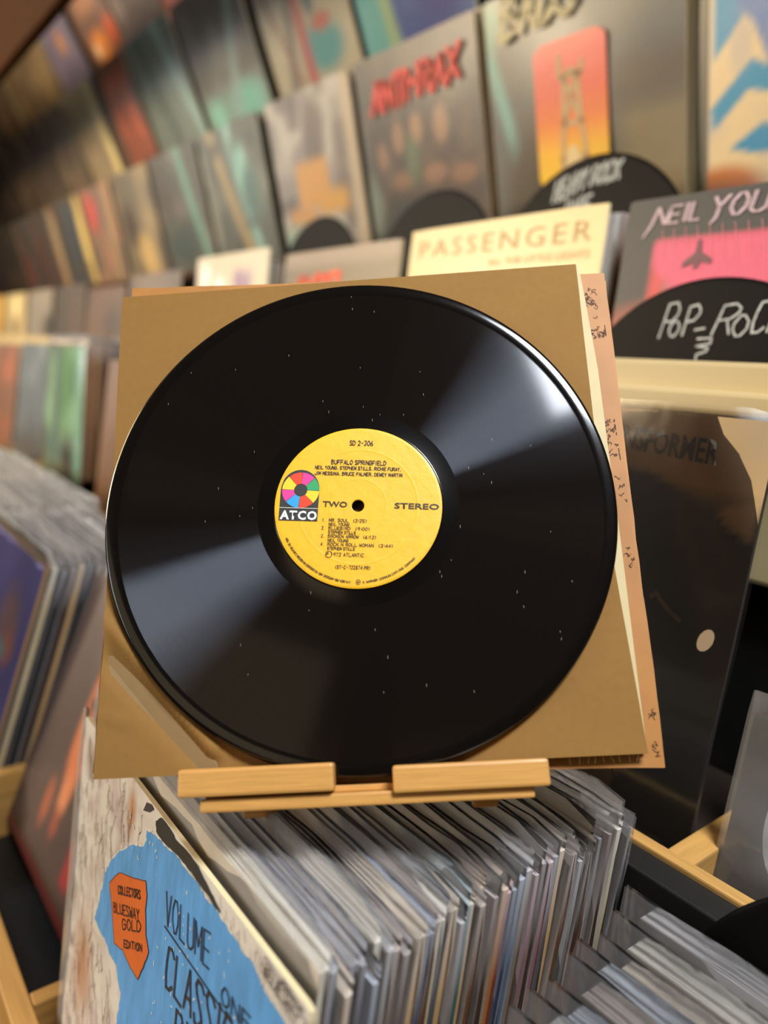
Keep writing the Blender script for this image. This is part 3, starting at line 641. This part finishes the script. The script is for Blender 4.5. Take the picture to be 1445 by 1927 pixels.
# ------------------------------------------------------------------ covers
def cover(row, x, layers, label, side='A89878', N=28, W=.315, H=.315, T=.006, dz=0, group=None, mats=None, extra=0, bulge=.004, gap=0):
    y, z, lean = ROWS[row]; up = Vector((0, -math.sin(math.radians(lean)), math.cos(math.radians(lean))))
    nrm = Vector((1, 0, 0)).cross(up)
    o = link('record_cover', card_mesh('record_cover', W, H, T, layers, N, side, mats or CARDG, bulge=bulge), frame(Vector((x, y, z)) + nrm * (.002 + gap) + up * .0, (1, 0, 0), up))
    tag(o, label, 'record', group or {'B': 'covers on the lowest slanted rack', 'A': 'covers on the middle slanted rack', 'Z': 'covers on the topmost slanted rack'}[row])
    for k in range(extra):
        e = link('backing_sleeve', card_mesh('backing_sleeve', W, H, T, [('base', side)], 1, side), Matrix.Translation((.006 + .004 * k, .002 + .003 * k, -(k + 1) * (T + .004))), o)
    return o
def uvp(pts, W=.315): return [(u * W, v * W) for u, v in pts]
# lowest slanted row
tow = cover('B', -.903, [('base', '66665F'), ('grad', '8C8878', .55, 1.0, .9), ('noise', '7E7A6C', 3, 2, .4, .8, .5), ('rect', '8E7E5E', .72, -.1, 1.1, .42, .12), ('rect', '6A5E4C', .70, .42, 1.1, .60, .12), ('band', '7FAFA4', .26, -.06, .035, .05), ('ell', '5E5444', .26, .1, .18, .35, .5), ('ell', '86A88E', .04, .9, .05, .1, 1.0)],
    'big grey cover with a red to yellow panel and pale tower, above the chalk disc', 'D8C8A0', N=48, W=.328, mats=CARDG, extra=2, bulge=.010)
W_ = .328
def gradpanel():
    us = np.linspace(0, 1, 13); V = []; F = []; C = []
    x0, x1, y0, y1, rr = .098, .222, .045, .232, .016
    for j in range(25):
        for i in range(13):
            u = us[i]; v = j / 24; x = x0 + (x1 - x0) * u; y = y0 + (y1 - y0) * v
            dy = min(y - y0, y1 - y); ins = rr - math.sqrt(max(0, rr * rr - max(0, rr - dy) ** 2)); x = x0 + ins + (x1 - x0 - 2 * ins) * u
            V.append((x, y, .0112)); 
            st_ = [(0, 'FBCB08'), (.25, 'F8BA0C'), (.45, 'EC7A1E'), (.65, 'E25832'), (.82, 'E2563E'), (1, 'E66850')]
            for (a, ca), (b, cb) in zip(st_[:-1], st_[1:]):
                if a <= v <= b: t = (v - a) / (b - a); ca = np.array(lin(rgb(ca))); cb = np.array(lin(rgb(cb))); C.append(ca * (1 - t) + cb * t); break
    for j in range(24):
        for i in range(12): F.append((j * 13 + i, j * 13 + i + 1, (j + 1) * 13 + i + 1, (j + 1) * 13 + i))
    return meshobj('printed_panel', V, F, CARDG, tow, cols=C)
gradpanel()
ribbon('printed_tower', [[(.140, .045), (.148, .125), (.150, .185)], [(.190, .045), (.178, .125), (.174, .185)], [(.148, .125), (.178, .125)], [(.142, .08), (.186, .08)], [(.148, .125), (.174, .185)], [(.178, .125), (.150, .185)], [(.145, .185), (.180, .185), (.182, .198)], [(.143, .186), (.143, .212)], [(.155, .19), (.170, .19)]], .0075, pm('C8A878'), tow, .0116)
flat('printed_lamp', [(.162 + .014 * math.cos(a), .075 + .022 * math.sin(a)) for a in np.linspace(0, 6.1, 16)], pm('E8CC92'), tow, .0120)
ribbon('lettering', wtext('BADS', (.040, .258), (.172, .262), (.050, .305), wob=.04, seed=3), .010, pm('C8BC90'), tow, .0112)
red = cover('B', -1.238, [('base', '4E4C48'), ('grad', '5A5852', .75, 1.0, .8), ('rect', '4A403C', .06, .08, .96, .66, .1), ('noise', '6A584A', 9, 5, .5, .8, .6), ('ell', '8A6A54', .18, .48, .05, .07, .6), ('ell', '96745C', .34, .55, .05, .08, .6), ('ell', 'A07C60', .50, .57, .05, .08, .6), ('ell', '9A785E', .70, .56, .055, .09, .6), ('ell', '8A6650', .84, .30, .1, .05, .6), ('ell', '94705A', .62, .33, .09, .05, .7), ('ell', '86644E', .35, .33, .1, .045, .7), ('ell', '6E7A6C', .04, .2, .08, .16, .9), ('ell', '3A3E3C', .45, .12, .3, .12, .6), ('ell', '5E6E58', .45, .42, .06, .12, .9)],
    'dark cover with a jagged red title and five blurred figures on the slanted rack', 'C4B08A', N=44, extra=1)
ribbon('lettering', wtext('ANTHRAX', (.045, .222), (.275, .232), (.055, .268), adv=7.4, wob=.05, seed=5), .0105, pm('D8392E'), red, .0065)
cover('B', -1.572, [('base', '8A8480'), ('noise', 'B6AFA8', 5, 12, .4, .7, .9), ('noise', '5A5450', 6, 21, .55, .8, .8), ('ell', '6A625C', .55, .70, .12, .24, .6), ('rect', 'C89450', .28, .30, .66, .58, .06), ('rect', 'CC9A50', .5, .24, .84, .38, .08), ('rect', 'C49050', .12, .20, .45, .30, .08), ('rect', '8FA898', .0, .02, .75, .18, .12), ('rect', 'B8A890', .9, 0, 1, 1, .05)], 'black and white cover with an orange block, left of the red jagged title', 'B8A888', N=36)
cover('B', -1.925, [('base', '5E605A'), ('noise', '8E8E80', 4, 31, .4, .8, .9), ('band', '8FBCB4', .75, .5, .05, .08), ('ell', '90C4BC', .66, .66, .09, .18, .7), ('ell', '56706C', .75, .5, .14, .2, .8), ('band', 'A89468', .62, .2, .06, .1), ('noise', '4A4C48', 7, 33, .6, .8, .7)], 'grey-green cover with a pale teal streak, beside the black and white one')
cover('B', -2.262, [('base', '565048'), ('noise', '7A7264', 4, 41, .4, .8, .9), ('band', '6FA08A', .9, .62, .05, .06), ('rect', '46524E', .1, .05, .7, .4, .2)], 'dim grey cover with a thin green stripe in the lowest rack row')
cover('B', -2.6, [('base', '6E6250'), ('noise', 'A08C68', 4, 51, .4, .7, .9), ('ell', 'C8A870', .6, .2, .2, .2, .8), ('ell', '3A2C20', .3, .5, .1, .2, .8)], 'brownish cover with a pale gold spot low in the rack')
cover('B', -2.94, [('base', '7A6656'), ('noise', 'A87A60', 4, 61, .4, .7, .8), ('ell', 'C8504A', .3, .75, .16, .2, .7), ('band', 'A88C60', .7, .9, .06, .1)], 'rose brown cover with a red patch in the lowest rack row')
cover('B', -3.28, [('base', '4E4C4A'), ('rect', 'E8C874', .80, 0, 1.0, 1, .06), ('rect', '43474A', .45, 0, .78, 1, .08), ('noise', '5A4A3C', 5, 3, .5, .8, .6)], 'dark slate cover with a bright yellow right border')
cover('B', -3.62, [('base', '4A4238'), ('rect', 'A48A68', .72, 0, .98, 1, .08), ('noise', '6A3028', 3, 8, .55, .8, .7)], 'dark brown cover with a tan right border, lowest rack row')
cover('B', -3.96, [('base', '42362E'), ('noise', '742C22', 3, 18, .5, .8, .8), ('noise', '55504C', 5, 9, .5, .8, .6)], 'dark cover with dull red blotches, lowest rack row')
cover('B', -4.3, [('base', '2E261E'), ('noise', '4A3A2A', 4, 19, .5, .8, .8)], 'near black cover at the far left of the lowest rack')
# the gap and the blue cover at right
blu = cover('B', -.545, [('base', '6E8AC0'), ('noise', 'A8A8C4', 3, 72, .4, .8, .8), ('grad', '6A90CC', .62, 1, .7), ('ell', 'BEB6BE', .45, .52, .18, .12, .8), ('poly', 'F2D8A6', [(0, .72), (.17, .58), (.42, .0), (0, .0)]), ('poly', '4E9EC4', [(.02, .70), (.10, .68), (.13, .60), (.02, .48)]), ('poly', '3A98C2', [(.01, .32), (.17, .46), (.24, .42), (.26, .33), (.16, .36), (.02, .24)]), ('poly', '3A98C2', [(.09, .17), (.22, .24), (.33, .21), (.33, .13), (.18, .14)]), ('ell', 'E08A4C', .06, .02, .16, .09, .5), ('poly', 'F2D8A8', [(.40, .0), (.66, .36), (.60, .55), (.75, .62), (1, .5), (1, 0)]), ('ell', 'E8C8A0', .68, .52, .2, .16, .5), ('ell', 'B47A60', .10, .92, .16, .16, .7), ('ell', 'C88C6C', .28, .98, .10, .10, .7), ('ell', '54565A', .20, .74, .10, .06, .9), ('ell', '5A3428', .86, .40, .08, .06, .6), ('noise', '8EA2CC', 8, 6, .6, .9, .3)],
    'blue cover with turquoise striped cream shape at the right edge of the rack', 'C8B48A', N=60)
cv = cover('B', -.585, [('base', '7C7868'), ('grad', '8C8674', .4, .9, .8)], 'grey-beige sleeve standing in the gap right of the tower cover', '9A6A2C', W=.06, T=.01, gap=-.016)
# middle slanted row
cover('A', -1.378, [('base', '3C4E8A'), ('noise', '5A7AA0', 4, 81, .4, .8, .8), ('poly', '5E9E98', [(0, 0), (.35, 0), (.2, .5), (.3, 1), (0, 1)]), ('band', '92A878', .30, .22, .05, .06), ('rect', '3A3C7C', .55, 0, 1, 1, .3)], 'deep blue and teal cover above the red jagged title', 'C8B890', N=30)
cover('A', -1.735, W=.335, layers=[('base', 'A89C80'), ('noise', 'B8AC90', 5, 91, .4, .8, .7), ('ell', '508C8C', .66, .22, .22, .15, .6), ('band', '6E6458', .2, .55, .05, .07), ('band', 'A84844', .46, .50, .045, .06), ('ell', 'B0604C', .70, .36, .10, .05, .8), ('band', '8A5A50', .34, .02, .02, .04), ('ell', '4A6468', .62, .52, .05, .1, .8)], label='cream cover with a red stroke and teal pool, middle rack', side='C8B890', N=36)
cover('A', -2.125, W=.345, layers=[('base', '6E665C'), ('noise', '8A8478', 6, 101, .4, .8, .7), ('rect', '86A090', .0, .0, 1.0, .26, .16), ('ell', '7CB8AA', .70, .12, .22, .14, .8), ('ell', '8EC8B4', .2, .1, .12, .12, .8), ('band', '96A8A0', .5, .9, .04, .08)], label='grey-brown cover fading to mint green at its foot, middle rack', N=30)
cover('A', -2.50, W=.345, layers=[('base', '7A8478'), ('noise', '8A958A', 4, 111, .4, .8, .7), ('band', 'A6C4BC', .98, .70, .05, .08), ('band', '5E6862', .5, .3, .05, .1), ('rect', '54503C', 0, 0, .06, 1, .06)], label='pale green-grey cover left of the mint footed one', N=26)
cover('A', -2.83, [('base', '5E4A38'), ('rect', 'C8623A', .3, .05, .92, .9, .2), ('ell', 'DC7A48', .5, .72, .2, .12, .8), ('noise', '6A4A34', 5, 121, .5, .8, .6)], 'rust orange cover beside the one with the cream reflection, middle rack')
cover('A', -3.17, [('base', 'A49070'), ('rect', 'F2DC98', .82, .0, 1.0, 1, .06), ('noise', '8A7A60', 4, 131, .4, .8, .6), ('grad', 'BCA880', .5, 1, .7)], 'beige cover with a painted cream reflection at right, middle rack')  # cream strip puts a reflection into the cover's colour
for i, (x, c1, c2, lab) in enumerate(((-3.51, '6A5A4A', '8A7660', 'dull beige cover left of the one with the cream reflection'), (-3.85, '54463A', '76644E', 'dull brown cover further left in the middle rack'), (-4.19, '46392C', '64503A', 'dark tan cover near the left end of the middle rack'), (-4.53, '382C22', '54402C', 'darkest cover at the left end of the middle rack'))):
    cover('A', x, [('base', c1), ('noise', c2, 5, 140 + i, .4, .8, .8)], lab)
# top row
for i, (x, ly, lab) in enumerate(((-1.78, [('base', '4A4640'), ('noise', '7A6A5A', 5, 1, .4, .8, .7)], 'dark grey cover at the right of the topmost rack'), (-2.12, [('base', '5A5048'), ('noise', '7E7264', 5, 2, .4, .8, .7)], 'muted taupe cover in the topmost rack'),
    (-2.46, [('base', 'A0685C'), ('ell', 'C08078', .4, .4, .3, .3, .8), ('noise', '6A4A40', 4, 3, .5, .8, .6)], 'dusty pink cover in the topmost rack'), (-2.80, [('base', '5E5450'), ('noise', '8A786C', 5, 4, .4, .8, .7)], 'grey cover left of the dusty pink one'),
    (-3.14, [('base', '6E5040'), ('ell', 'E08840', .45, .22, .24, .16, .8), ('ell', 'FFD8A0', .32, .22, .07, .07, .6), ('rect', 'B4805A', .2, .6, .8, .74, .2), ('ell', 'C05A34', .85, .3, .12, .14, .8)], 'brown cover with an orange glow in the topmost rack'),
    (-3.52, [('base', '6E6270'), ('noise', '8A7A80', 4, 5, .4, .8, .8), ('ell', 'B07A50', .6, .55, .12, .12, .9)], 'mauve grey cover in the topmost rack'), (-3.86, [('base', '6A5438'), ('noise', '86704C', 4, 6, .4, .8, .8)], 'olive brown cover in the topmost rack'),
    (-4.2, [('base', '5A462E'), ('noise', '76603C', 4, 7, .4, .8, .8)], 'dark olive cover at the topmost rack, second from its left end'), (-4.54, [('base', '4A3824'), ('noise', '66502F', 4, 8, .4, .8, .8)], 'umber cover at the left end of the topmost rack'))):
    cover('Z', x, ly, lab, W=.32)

# ------------------------------------------------------------------ boxed records on the cream shelf
def standing(name, x, y, zb, layers, label, lean=3, W=.315, H=.315, N=24, side='B8A27A', T=.004, group=None, mats=None, bulge=0., rotz=0.):
    le = math.radians(lean); cz_ = math.cos(math.radians(rotz)); sz_ = math.sin(math.radians(rotz))
    o = link(name, card_mesh(name, W, H, T, layers, N, side, mats or CARDG, bulge), frame((x, y, zb), (cz_, sz_, 0), (-math.sin(le) * sz_, math.sin(le) * cz_, math.cos(le))))
    tag(o, label, 'record', group); return o
def behind(x, y, zb, n, dy, cols, seed, lab, group, lean=3, T=.004, jx=.003, jz=.004, plas=None):
    r = random.Random(seed)
    for i in range(n):
        c = r.choice(cols); le = math.radians(lean)
        o = link('record_sleeve', plain_card(c, T), frame((x + r.uniform(-jx, jx), y + dy * (i + 1), zb + r.uniform(-jz, jz)), (1, 0, 0), (0, math.sin(le), math.cos(le)))); tag(o, lab(c, ORD[i + 1]), 'record', group)
        if plas: link('plastic_sleeve', plas[r.randrange(7)], Matrix.Identity(4), o)
GS = 'records standing on the cream shelf'
pas = standing('record_cover', -.8175, .655, 1.3195, [('base', 'E2CC92'), ('noise', 'DCC488', 3, 4, .4, .8, .6)], 'pale cream cover with widely spaced tan capitals, standing on the cream shelf', 3, H=.320, side='F0DFB0', N=8)
fonttext('lettering', 'PASSENGER', (.020, .2835), (.298, .2835), (.020, .3065), pm('C09A62'), pas, .001, bold=-.012, spacing=1.25)
fonttext('lettering', 'ALL THE LITTLE LIGHTS', (.150, .266), (.300, .266), (.150, .2745), pm('CDAE74'), pas, .001)
behind(-.8165, .655, 1.3195, 12, .013, ['cream', 'white', 'tan', 'cream', 'brown'], 3, lambda c, k: f'{c} edged record, {k} behind the cream cover with tan capitals', GS, T=.008, jz=.003)
ny = standing('record_cover', -.4765, .655, 1.3195, [('base', '3C3A38'), ('poly', 'CE4848', [(.115, .0), (.115, .87), (1, .87), (1, 0)]), ('poly', 'D85872', [(.115, .87), (1, .87), (1, .79), (.45, .62), (.2, .7), (.115, .8)]), ('poly', 'D05054', [(.3, .62), (1, .80), (1, .6), (.5, .5)]), ('ell', 'F07048', .55, .52, .6, .16, .8), ('poly', 'A8625A', [(.115, .60), (.17, .76), (.2, .68), (.17, .5), (.115, .5)])],
    'pink and black cover with a plane silhouette, behind the pop rock disc', 3, H=.3165, N=60, side='E8D8B0', mats=CARD)
P_ = lambda x, z: (x + .4765, z - 1.3195)
flat('printed_plane', [P_(x, z) for x, z in ((-.3965, 1.5665), (-.3920, 1.5665), (-.3905, 1.5725), (-.3790, 1.5700), (-.3795, 1.5745), (-.3905, 1.5810), (-.3925, 1.5925), (-.3955, 1.5935), (-.3965, 1.5810), (-.4080, 1.5725), (-.4080, 1.5680), (-.3965, 1.5720))], pm('6A3E44'), ny, .0008)
ribbon('printed_rain', [[P_(-.435 + .012 * k, 1.605), P_(-.428 + .012 * k, 1.575)] for k in range(9)], .0005, pm('EE8A90'), ny, .0006)
for sx in (0, .0022):
    nl = wtext('N', P_(-.4490 + sx, 1.6105), P_(-.4350 + sx, 1.6100), P_(-.4430 + sx, 1.6260)) + wtext('E', P_(-.4320 + sx, 1.6105), P_(-.4220 + sx, 1.6105), P_(-.4290 + sx, 1.6260)) + wtext('IL', P_(-.4160 + sx, 1.6110), P_(-.4010 + sx, 1.6110), P_(-.4140 + sx, 1.6270)) + wtext('YOUNG', P_(-.3900 + sx, 1.6110), P_(-.3020 + sx, 1.6130), P_(-.3860 + sx, 1.6290))
    nl += [[P_(-.4490 + sx, 1.6105), P_(-.4555, 1.5990)], [P_(-.383 + sx, 1.611), P_(-.387, 1.6055)]]
    ribbon('lettering', nl, .0016, pm('C4A8AC'), ny, .0010 + sx * .05)
behind(-.4765, .657, 1.3195, 6, .016, ['cream', 'white', 'tan'], 9, lambda c, k: f'{c} edged record, {k} behind the pink and black cover', GS, T=.008)
rd = standing('record_cover', -1.160, .66, 1.3195, [('base', '7A6A50'), ('noise', '5E5240', 4, 5, .4, .8, .8), ('rect', '968470', .0, .93, 1, 1.1, .03)], 'olive brown cover with orange red lettering, left of the cream capitals cover', 3, N=20)
ribbon('lettering', wtext('ANGEL', (.04, .235), (.19, .238), (.043, .272), adv=7.2, wob=.05, seed=8), .011, pm('F0501C'), rd, .001)
standing('record_cover', -1.589, .69, 1.3195, [('base', 'D2C6AA'), ('rect', '8A5088', .56, .62, .80, .9, .06), ('ell', '4A4A66', .68, .72, .06, .08, .6), ('ell', 'F4F4F0', .12, .88, .09, .07, .8), ('ell', 'F0F2F2', .35, .8, .07, .07, .8), ('noise', 'E0D6C0', 4, 3, .4, .8, .6)], 'white cover with a purple block, half hidden behind the tan jacket', 3, H=.342, N=30, side='D8C8A0')
behind(-1.589, .69, 1.3195, 13, .0125, ['brown', 'tan', 'cream', 'orange', 'white', 'grey'], 13, lambda c, k: f'{c} edged record, {k} behind the white and purple cover', GS, T=.007, jz=.006)
FAR = [(-1.935, [('base', '7A6450'), ('noise', '5A4636', 3, 4, .4, .8, .8)], 'brown cover on the shelf left of the white and purple one'), (-2.28, [('base', '6A4E38'), ('noise', '4A3826', 3, 5, .4, .8, .8)], 'dark umber cover on the shelf behind the sleeve corner'),
       (-2.62, [('base', '4A3E2A'), ('rect', '5A4230', .5, 0, 1, 1, .3)], 'dark olive cover on the cream shelf'), (-2.97, [('base', '8A8070'), ('ell', '3E3830', .9, .60, .3, .14, .7), ('noise', '9A8C78', 3, 6, .4, .8, .6)], 'warm grey cover on the cream shelf'),
       (-3.32, [('base', 'C2AC78'), ('ell', 'E8D294', .5, .86, .24, .1, .8), ('ell', '5A4A34', .5, .60, .12, .1, .7)], 'straw coloured cover with a dark spot on the shelf'), (-3.67, [('base', 'C09A54'), ('rect', 'DCA648', .3, .5, .8, 1, .2), ('ell', '5E4A30', .95, .6, .1, .1, .8)], 'golden yellow cover on the cream shelf'), (-4.02, [('base', 'B09A70'), ('noise', '8A7450', 3, 9, .4, .8, .6)], 'sandy cover at the far left of the shelf'), (-4.37, [('base', '4E4438')], 'dark cover at the far left end of the shelf')]
for i, (x, ly, lab) in enumerate(FAR): standing('record_cover', x, .665, 1.3195, ly, lab, 3, H=.318 if i != 1 else .30)

# ------------------------------------------------------------------ upper bin covers
GU = 'face-out records in the upper bin'
tr = standing('record_cover', -.536, .475, 1.1195, [('base', 'B89868'), ('rect', 'B89868', 0, .9, 1, 1, .05), ('ell', '2A2E2F', .60, .45, .50, .415, .05), ('rect', '2A2E2F', .62, .1, 1.1, .82, .05), ('ell', '201C18', .84, .12, .26, .22, .06), ('poly', '2A2E2F', [(.55, .82), (.72, .86), (1.0, .74), (1, .1), (.8, .0), (.62, .1), (.5, .4)]), ('poly', 'B89868', [(0, 0), (.95, 0), (.93, .03), (.86, .03), (.80, .06), (.78, .10), (.80, .15), (.84, .2), (.76, .22), (.6, .26), (0, .3)]), ('noise', '33383A', 5, 3, .5, .9, .35), ('poly', 'B89868', [(.9, .80), (1.0, .84), (1, .74), (.93, .77)])],
    'black and khaki cover with bold dark capitals, leaning in the upper bin', 5.5, W=.3135, H=.3185, N=72, side='2E2A26', group=GU)
T_ = lambda x, z: (x + .536, (z - 1.1195) * 1.004)
fonttext('lettering', 'TRANSFORMER', T_(-.3655, 1.4080), T_(-.2585, 1.4035), T_(-.3655, 1.4255), pm('2C2E30'), tr, .0008, bold=.02, spacing=1.02)
flat('pale_mark', [T_(-.2405 + .0055 * math.cos(a) + .002 * math.sin(a), 1.2825 + .0085 * math.sin(a)) for a in np.linspace(0, 6.1, 14)], pm('9A866C'), tr, .0008)
ribbon('pale_mark', [[T_(-.2875, 1.3010), T_(-.2835, 1.3045), T_(-.2800, 1.3010), T_(-.2700, 1.2940), T_(-.2620, 1.2905)]], .0035, pm('8C7A62'), tr, .0008)
ribbon('faint_curve', [[T_(-.30 + .0, 1.235), T_(-.288, 1.216), T_(-.272, 1.206), T_(-.255, 1.200)]], .0018, pm('4A4850'), tr, .0007)
ribbon('ochre_curve', [[T_(-.292 + .006 * math.sin(k * .5), 1.165 - .006 * k) for k in range(8)]], .0015, pm('5A3A20'), tr, .0007)
link('plastic_sleeve', PLMC[4], Matrix.Identity(4), tr)
sv = standing('record_cover', -.198, .470, 1.1195, [('base', '8C9094'), ('noise', 'C4C8CC', 4, 12, .45, .8, .8), ('noise', '5C6064', 6, 14, .55, .8, .6)], 'silvery plastic covered record at the right edge behind the divider', 7, H=.13, N=20, side='5A3A2C', group=GU, bulge=.004)
link('plastic_sleeve', plastic_mesh(91, H=.142), Matrix.Identity(4), sv)
standing('record_cover', -.203, .520, 1.1195, [('base', '2C2E32')], 'dark grey record behind the silvery one at the right edge', 4, H=.312, side='3A342C', group=GU)
UP = [(-.880, '6A5A44', '8A7656', 'khaki cover in the upper bin hidden behind the black disc'), (-1.222, '7A5A3C', '9A7450', 'brown cover in the upper bin left of the khaki one'), (-1.556, '6A4628', '7C5432', 'dark tan cover in the upper bin by the disc edge')]
for x, a, b_, lab in UP: standing('record_cover', x, .475, 1.1195, [('base', a), ('noise', b_, 4, 4, .4, .8, .8)], lab, 6, N=10, group=GU)
tg = standing('record_cover', -2.062, .500, 1.1195, [('base', '6A8478'), ('noise', '9AC0A4', 4, 44, .35, .7, .9), ('band', '8AB8A8', .95, .85, .10, .1), ('ell', '6AA070', .55, .75, .14, .3, .8), ('rect', '3A3E3C', .45, 0, .8, .35, .2), ('band', '5A7474', .3, .35, .08, .1)], 'cover in glossy plastic with painted green reflections, upper bin at left', 3, H=.335, N=30, side='8A5C38', group=GU)  # greens paint the window's leafy reflection into the cover colours
link('plastic_sleeve', PLMC[1], Matrix.Translation((0, .012, .001)), tg)
behind(-2.062, .503, 1.150, 10, .0088, ['brown', 'brown', 'dark brown', 'tan', 'rust red'], 41, lambda c, k: f'{c} edged record, {k} behind the cover with painted green reflections', GU, lean=2, T=.0072, jz=.003, plas=PLMF)
standing('record_cover', -2.41, .500, 1.1195, [('base', '5C6468'), ('noise', '7A8288', 4, 46, .4, .8, .7), ('rect', '4A4440', .0, 0, 1, .3, .3)], 'slate grey cover left of the one with painted green reflections, upper bin', 6, H=.338, group=GU)
standing('record_cover', -2.76, .500, 1.1195, [('base', '7A5036'), ('noise', 'B06038', 4, 47, .4, .8, .7)], 'copper red cover at the far left of the upper bin', 6, H=.330, group=GU)
standing('record_cover', -3.11, .500, 1.1195, [('base', '6A5444')], 'brown cover at the left end of the upper bin', 6, H=.325, group=GU)

# ------------------------------------------------------------------ lower bins to the left
GL = 'records in the lower bins at left'
fc = standing('record_cover', -.9, .172, .885, [('base', '4C3E3C'), ('grad', '6E5A54', .35, 1.0, .8), ('noise', '5E4E4A', 4, 52, .4, .8, .6), ('ell', 'D47C50', .42, .54, .085, .24, .4), ('ell', '3A2E30', .40, .62, .03, .03, .8), ('ell', '5A4440', .47, .50, .02, .04, .8), ('ell', 'D88A60', .42, .30, .04, .07, .7), ('ell', 'A86048', .30, .22, .035, .08, .8), ('ell', '9A5240', .42, .20, .03, .05, .8), ('noise', '3A3638', 5, 77, .6, .9, .5), ('rect', '8A2C28', .0, .0, 1, .025, .02), ('rect', '9E3432', .60, .10, .68, .28, .03)], 'mauve brown cover with an orange face, leaning in the bin left of the blues cover', 20, N=44, side='6A5A50', group=GL)
for i in range(5): 
    o = standing('record_sleeve', -.899, .178 + .010 * (i + 1), .885, [('base', ['8A7A70', 'B8B0A8', '7A5A3C', 'A09890', '5A4636'][i])], ['grey', 'pale', 'brown', 'light grey', 'dark brown'][i] + ' record leaning right behind the orange face cover', 20, N=2, T=.004, side=['8A7A70', 'B8B0A8', '7A5A3C', 'A09890', '5A4636'][i], group=GL)
    link('plastic_sleeve', PLM[i], Matrix.Identity(4), o)
pu = standing('record_cover', -1.232, .140, .8835, [('base', '4A4696'), ('noise', '3E3A86', 4, 55, .4, .8, .7), ('ell', '7A5860', .72, .70, .14, .14, .9), ('ell', '9A5A50', .80, .62, .08, .07, .9), ('ell', '5A8A98', .70, .58, .07, .04, .9), ('ell', 'B84A70', .62, .22, .22, .24, .8), ('ell', '3E6A94', .45, .12, .15, .1, .9)], 'violet blue cover with pink glow, front of the pack at the left edge', 15.5, N=40, side='9A7848', group=GL)
link('plastic_sleeve', PLMC[3], Matrix.Translation((0, .002, 0)), pu)
cols = ['cream', 'black', 'dark brown', 'tan', 'black', 'brown', 'tan', 'dark brown', 'brown', 'grey', 'tan', 'brown']
def leanpack(x, y, zb, lean, n, dy, cols, seed, lab, T=.0052, plas=PLMF):
    r = random.Random(seed)
    for i in range(n):
        c = cols[i % len(cols)]; le = math.radians(lean)
        o = link('record_sleeve', plain_card(c, T), frame((x + r.uniform(-.003, .003), y + dy * (i + 1), zb + r.uniform(-.004, .004)), (1, 0, 0), (0, math.sin(le), math.cos(le)))); tag(o, lab(c, ORD[i + 1]), 'record', GL)
        if plas: link('plastic_sleeve', plas[r.randrange(7)], Matrix.Identity(4), o)
leanpack(-1.232, .140, .8835, 15.5, 13, .0105, cols, 71, lambda c, k: f'{c} edged record, {k} behind the violet blue cover at left')
standing('record_cover', -1.57, .145, .8835, [('base', '8A8070'), ('noise', '5E6A70', 4, 57, .4, .8, .7)], 'grey cover at the front of the far left pack, lower bin', 15, N=12, group=GL)
leanpack(-1.57, .145, .8835, 15, 13, .0125, ['grey', 'brown', 'white', 'tan', 'dusty blue', 'brown', 'grey'], 72, lambda c, k: f'{c} edged record, {k} in the far left lower pack')
leanpack(-1.91, .150, .8835, 14, 12, .0135, ['grey', 'white', 'tan', 'dusty blue', 'brown'], 73, lambda c, k: f'{c} edged record, {k} in the lower pack beyond the far left one')
leanpack(-2.25, .150, .8835, 14, 10, .016, ['grey', 'white', 'tan', 'dusty blue', 'brown'], 74, lambda c, k: f'{c} edged record, {k} in the furthest lower pack at left')
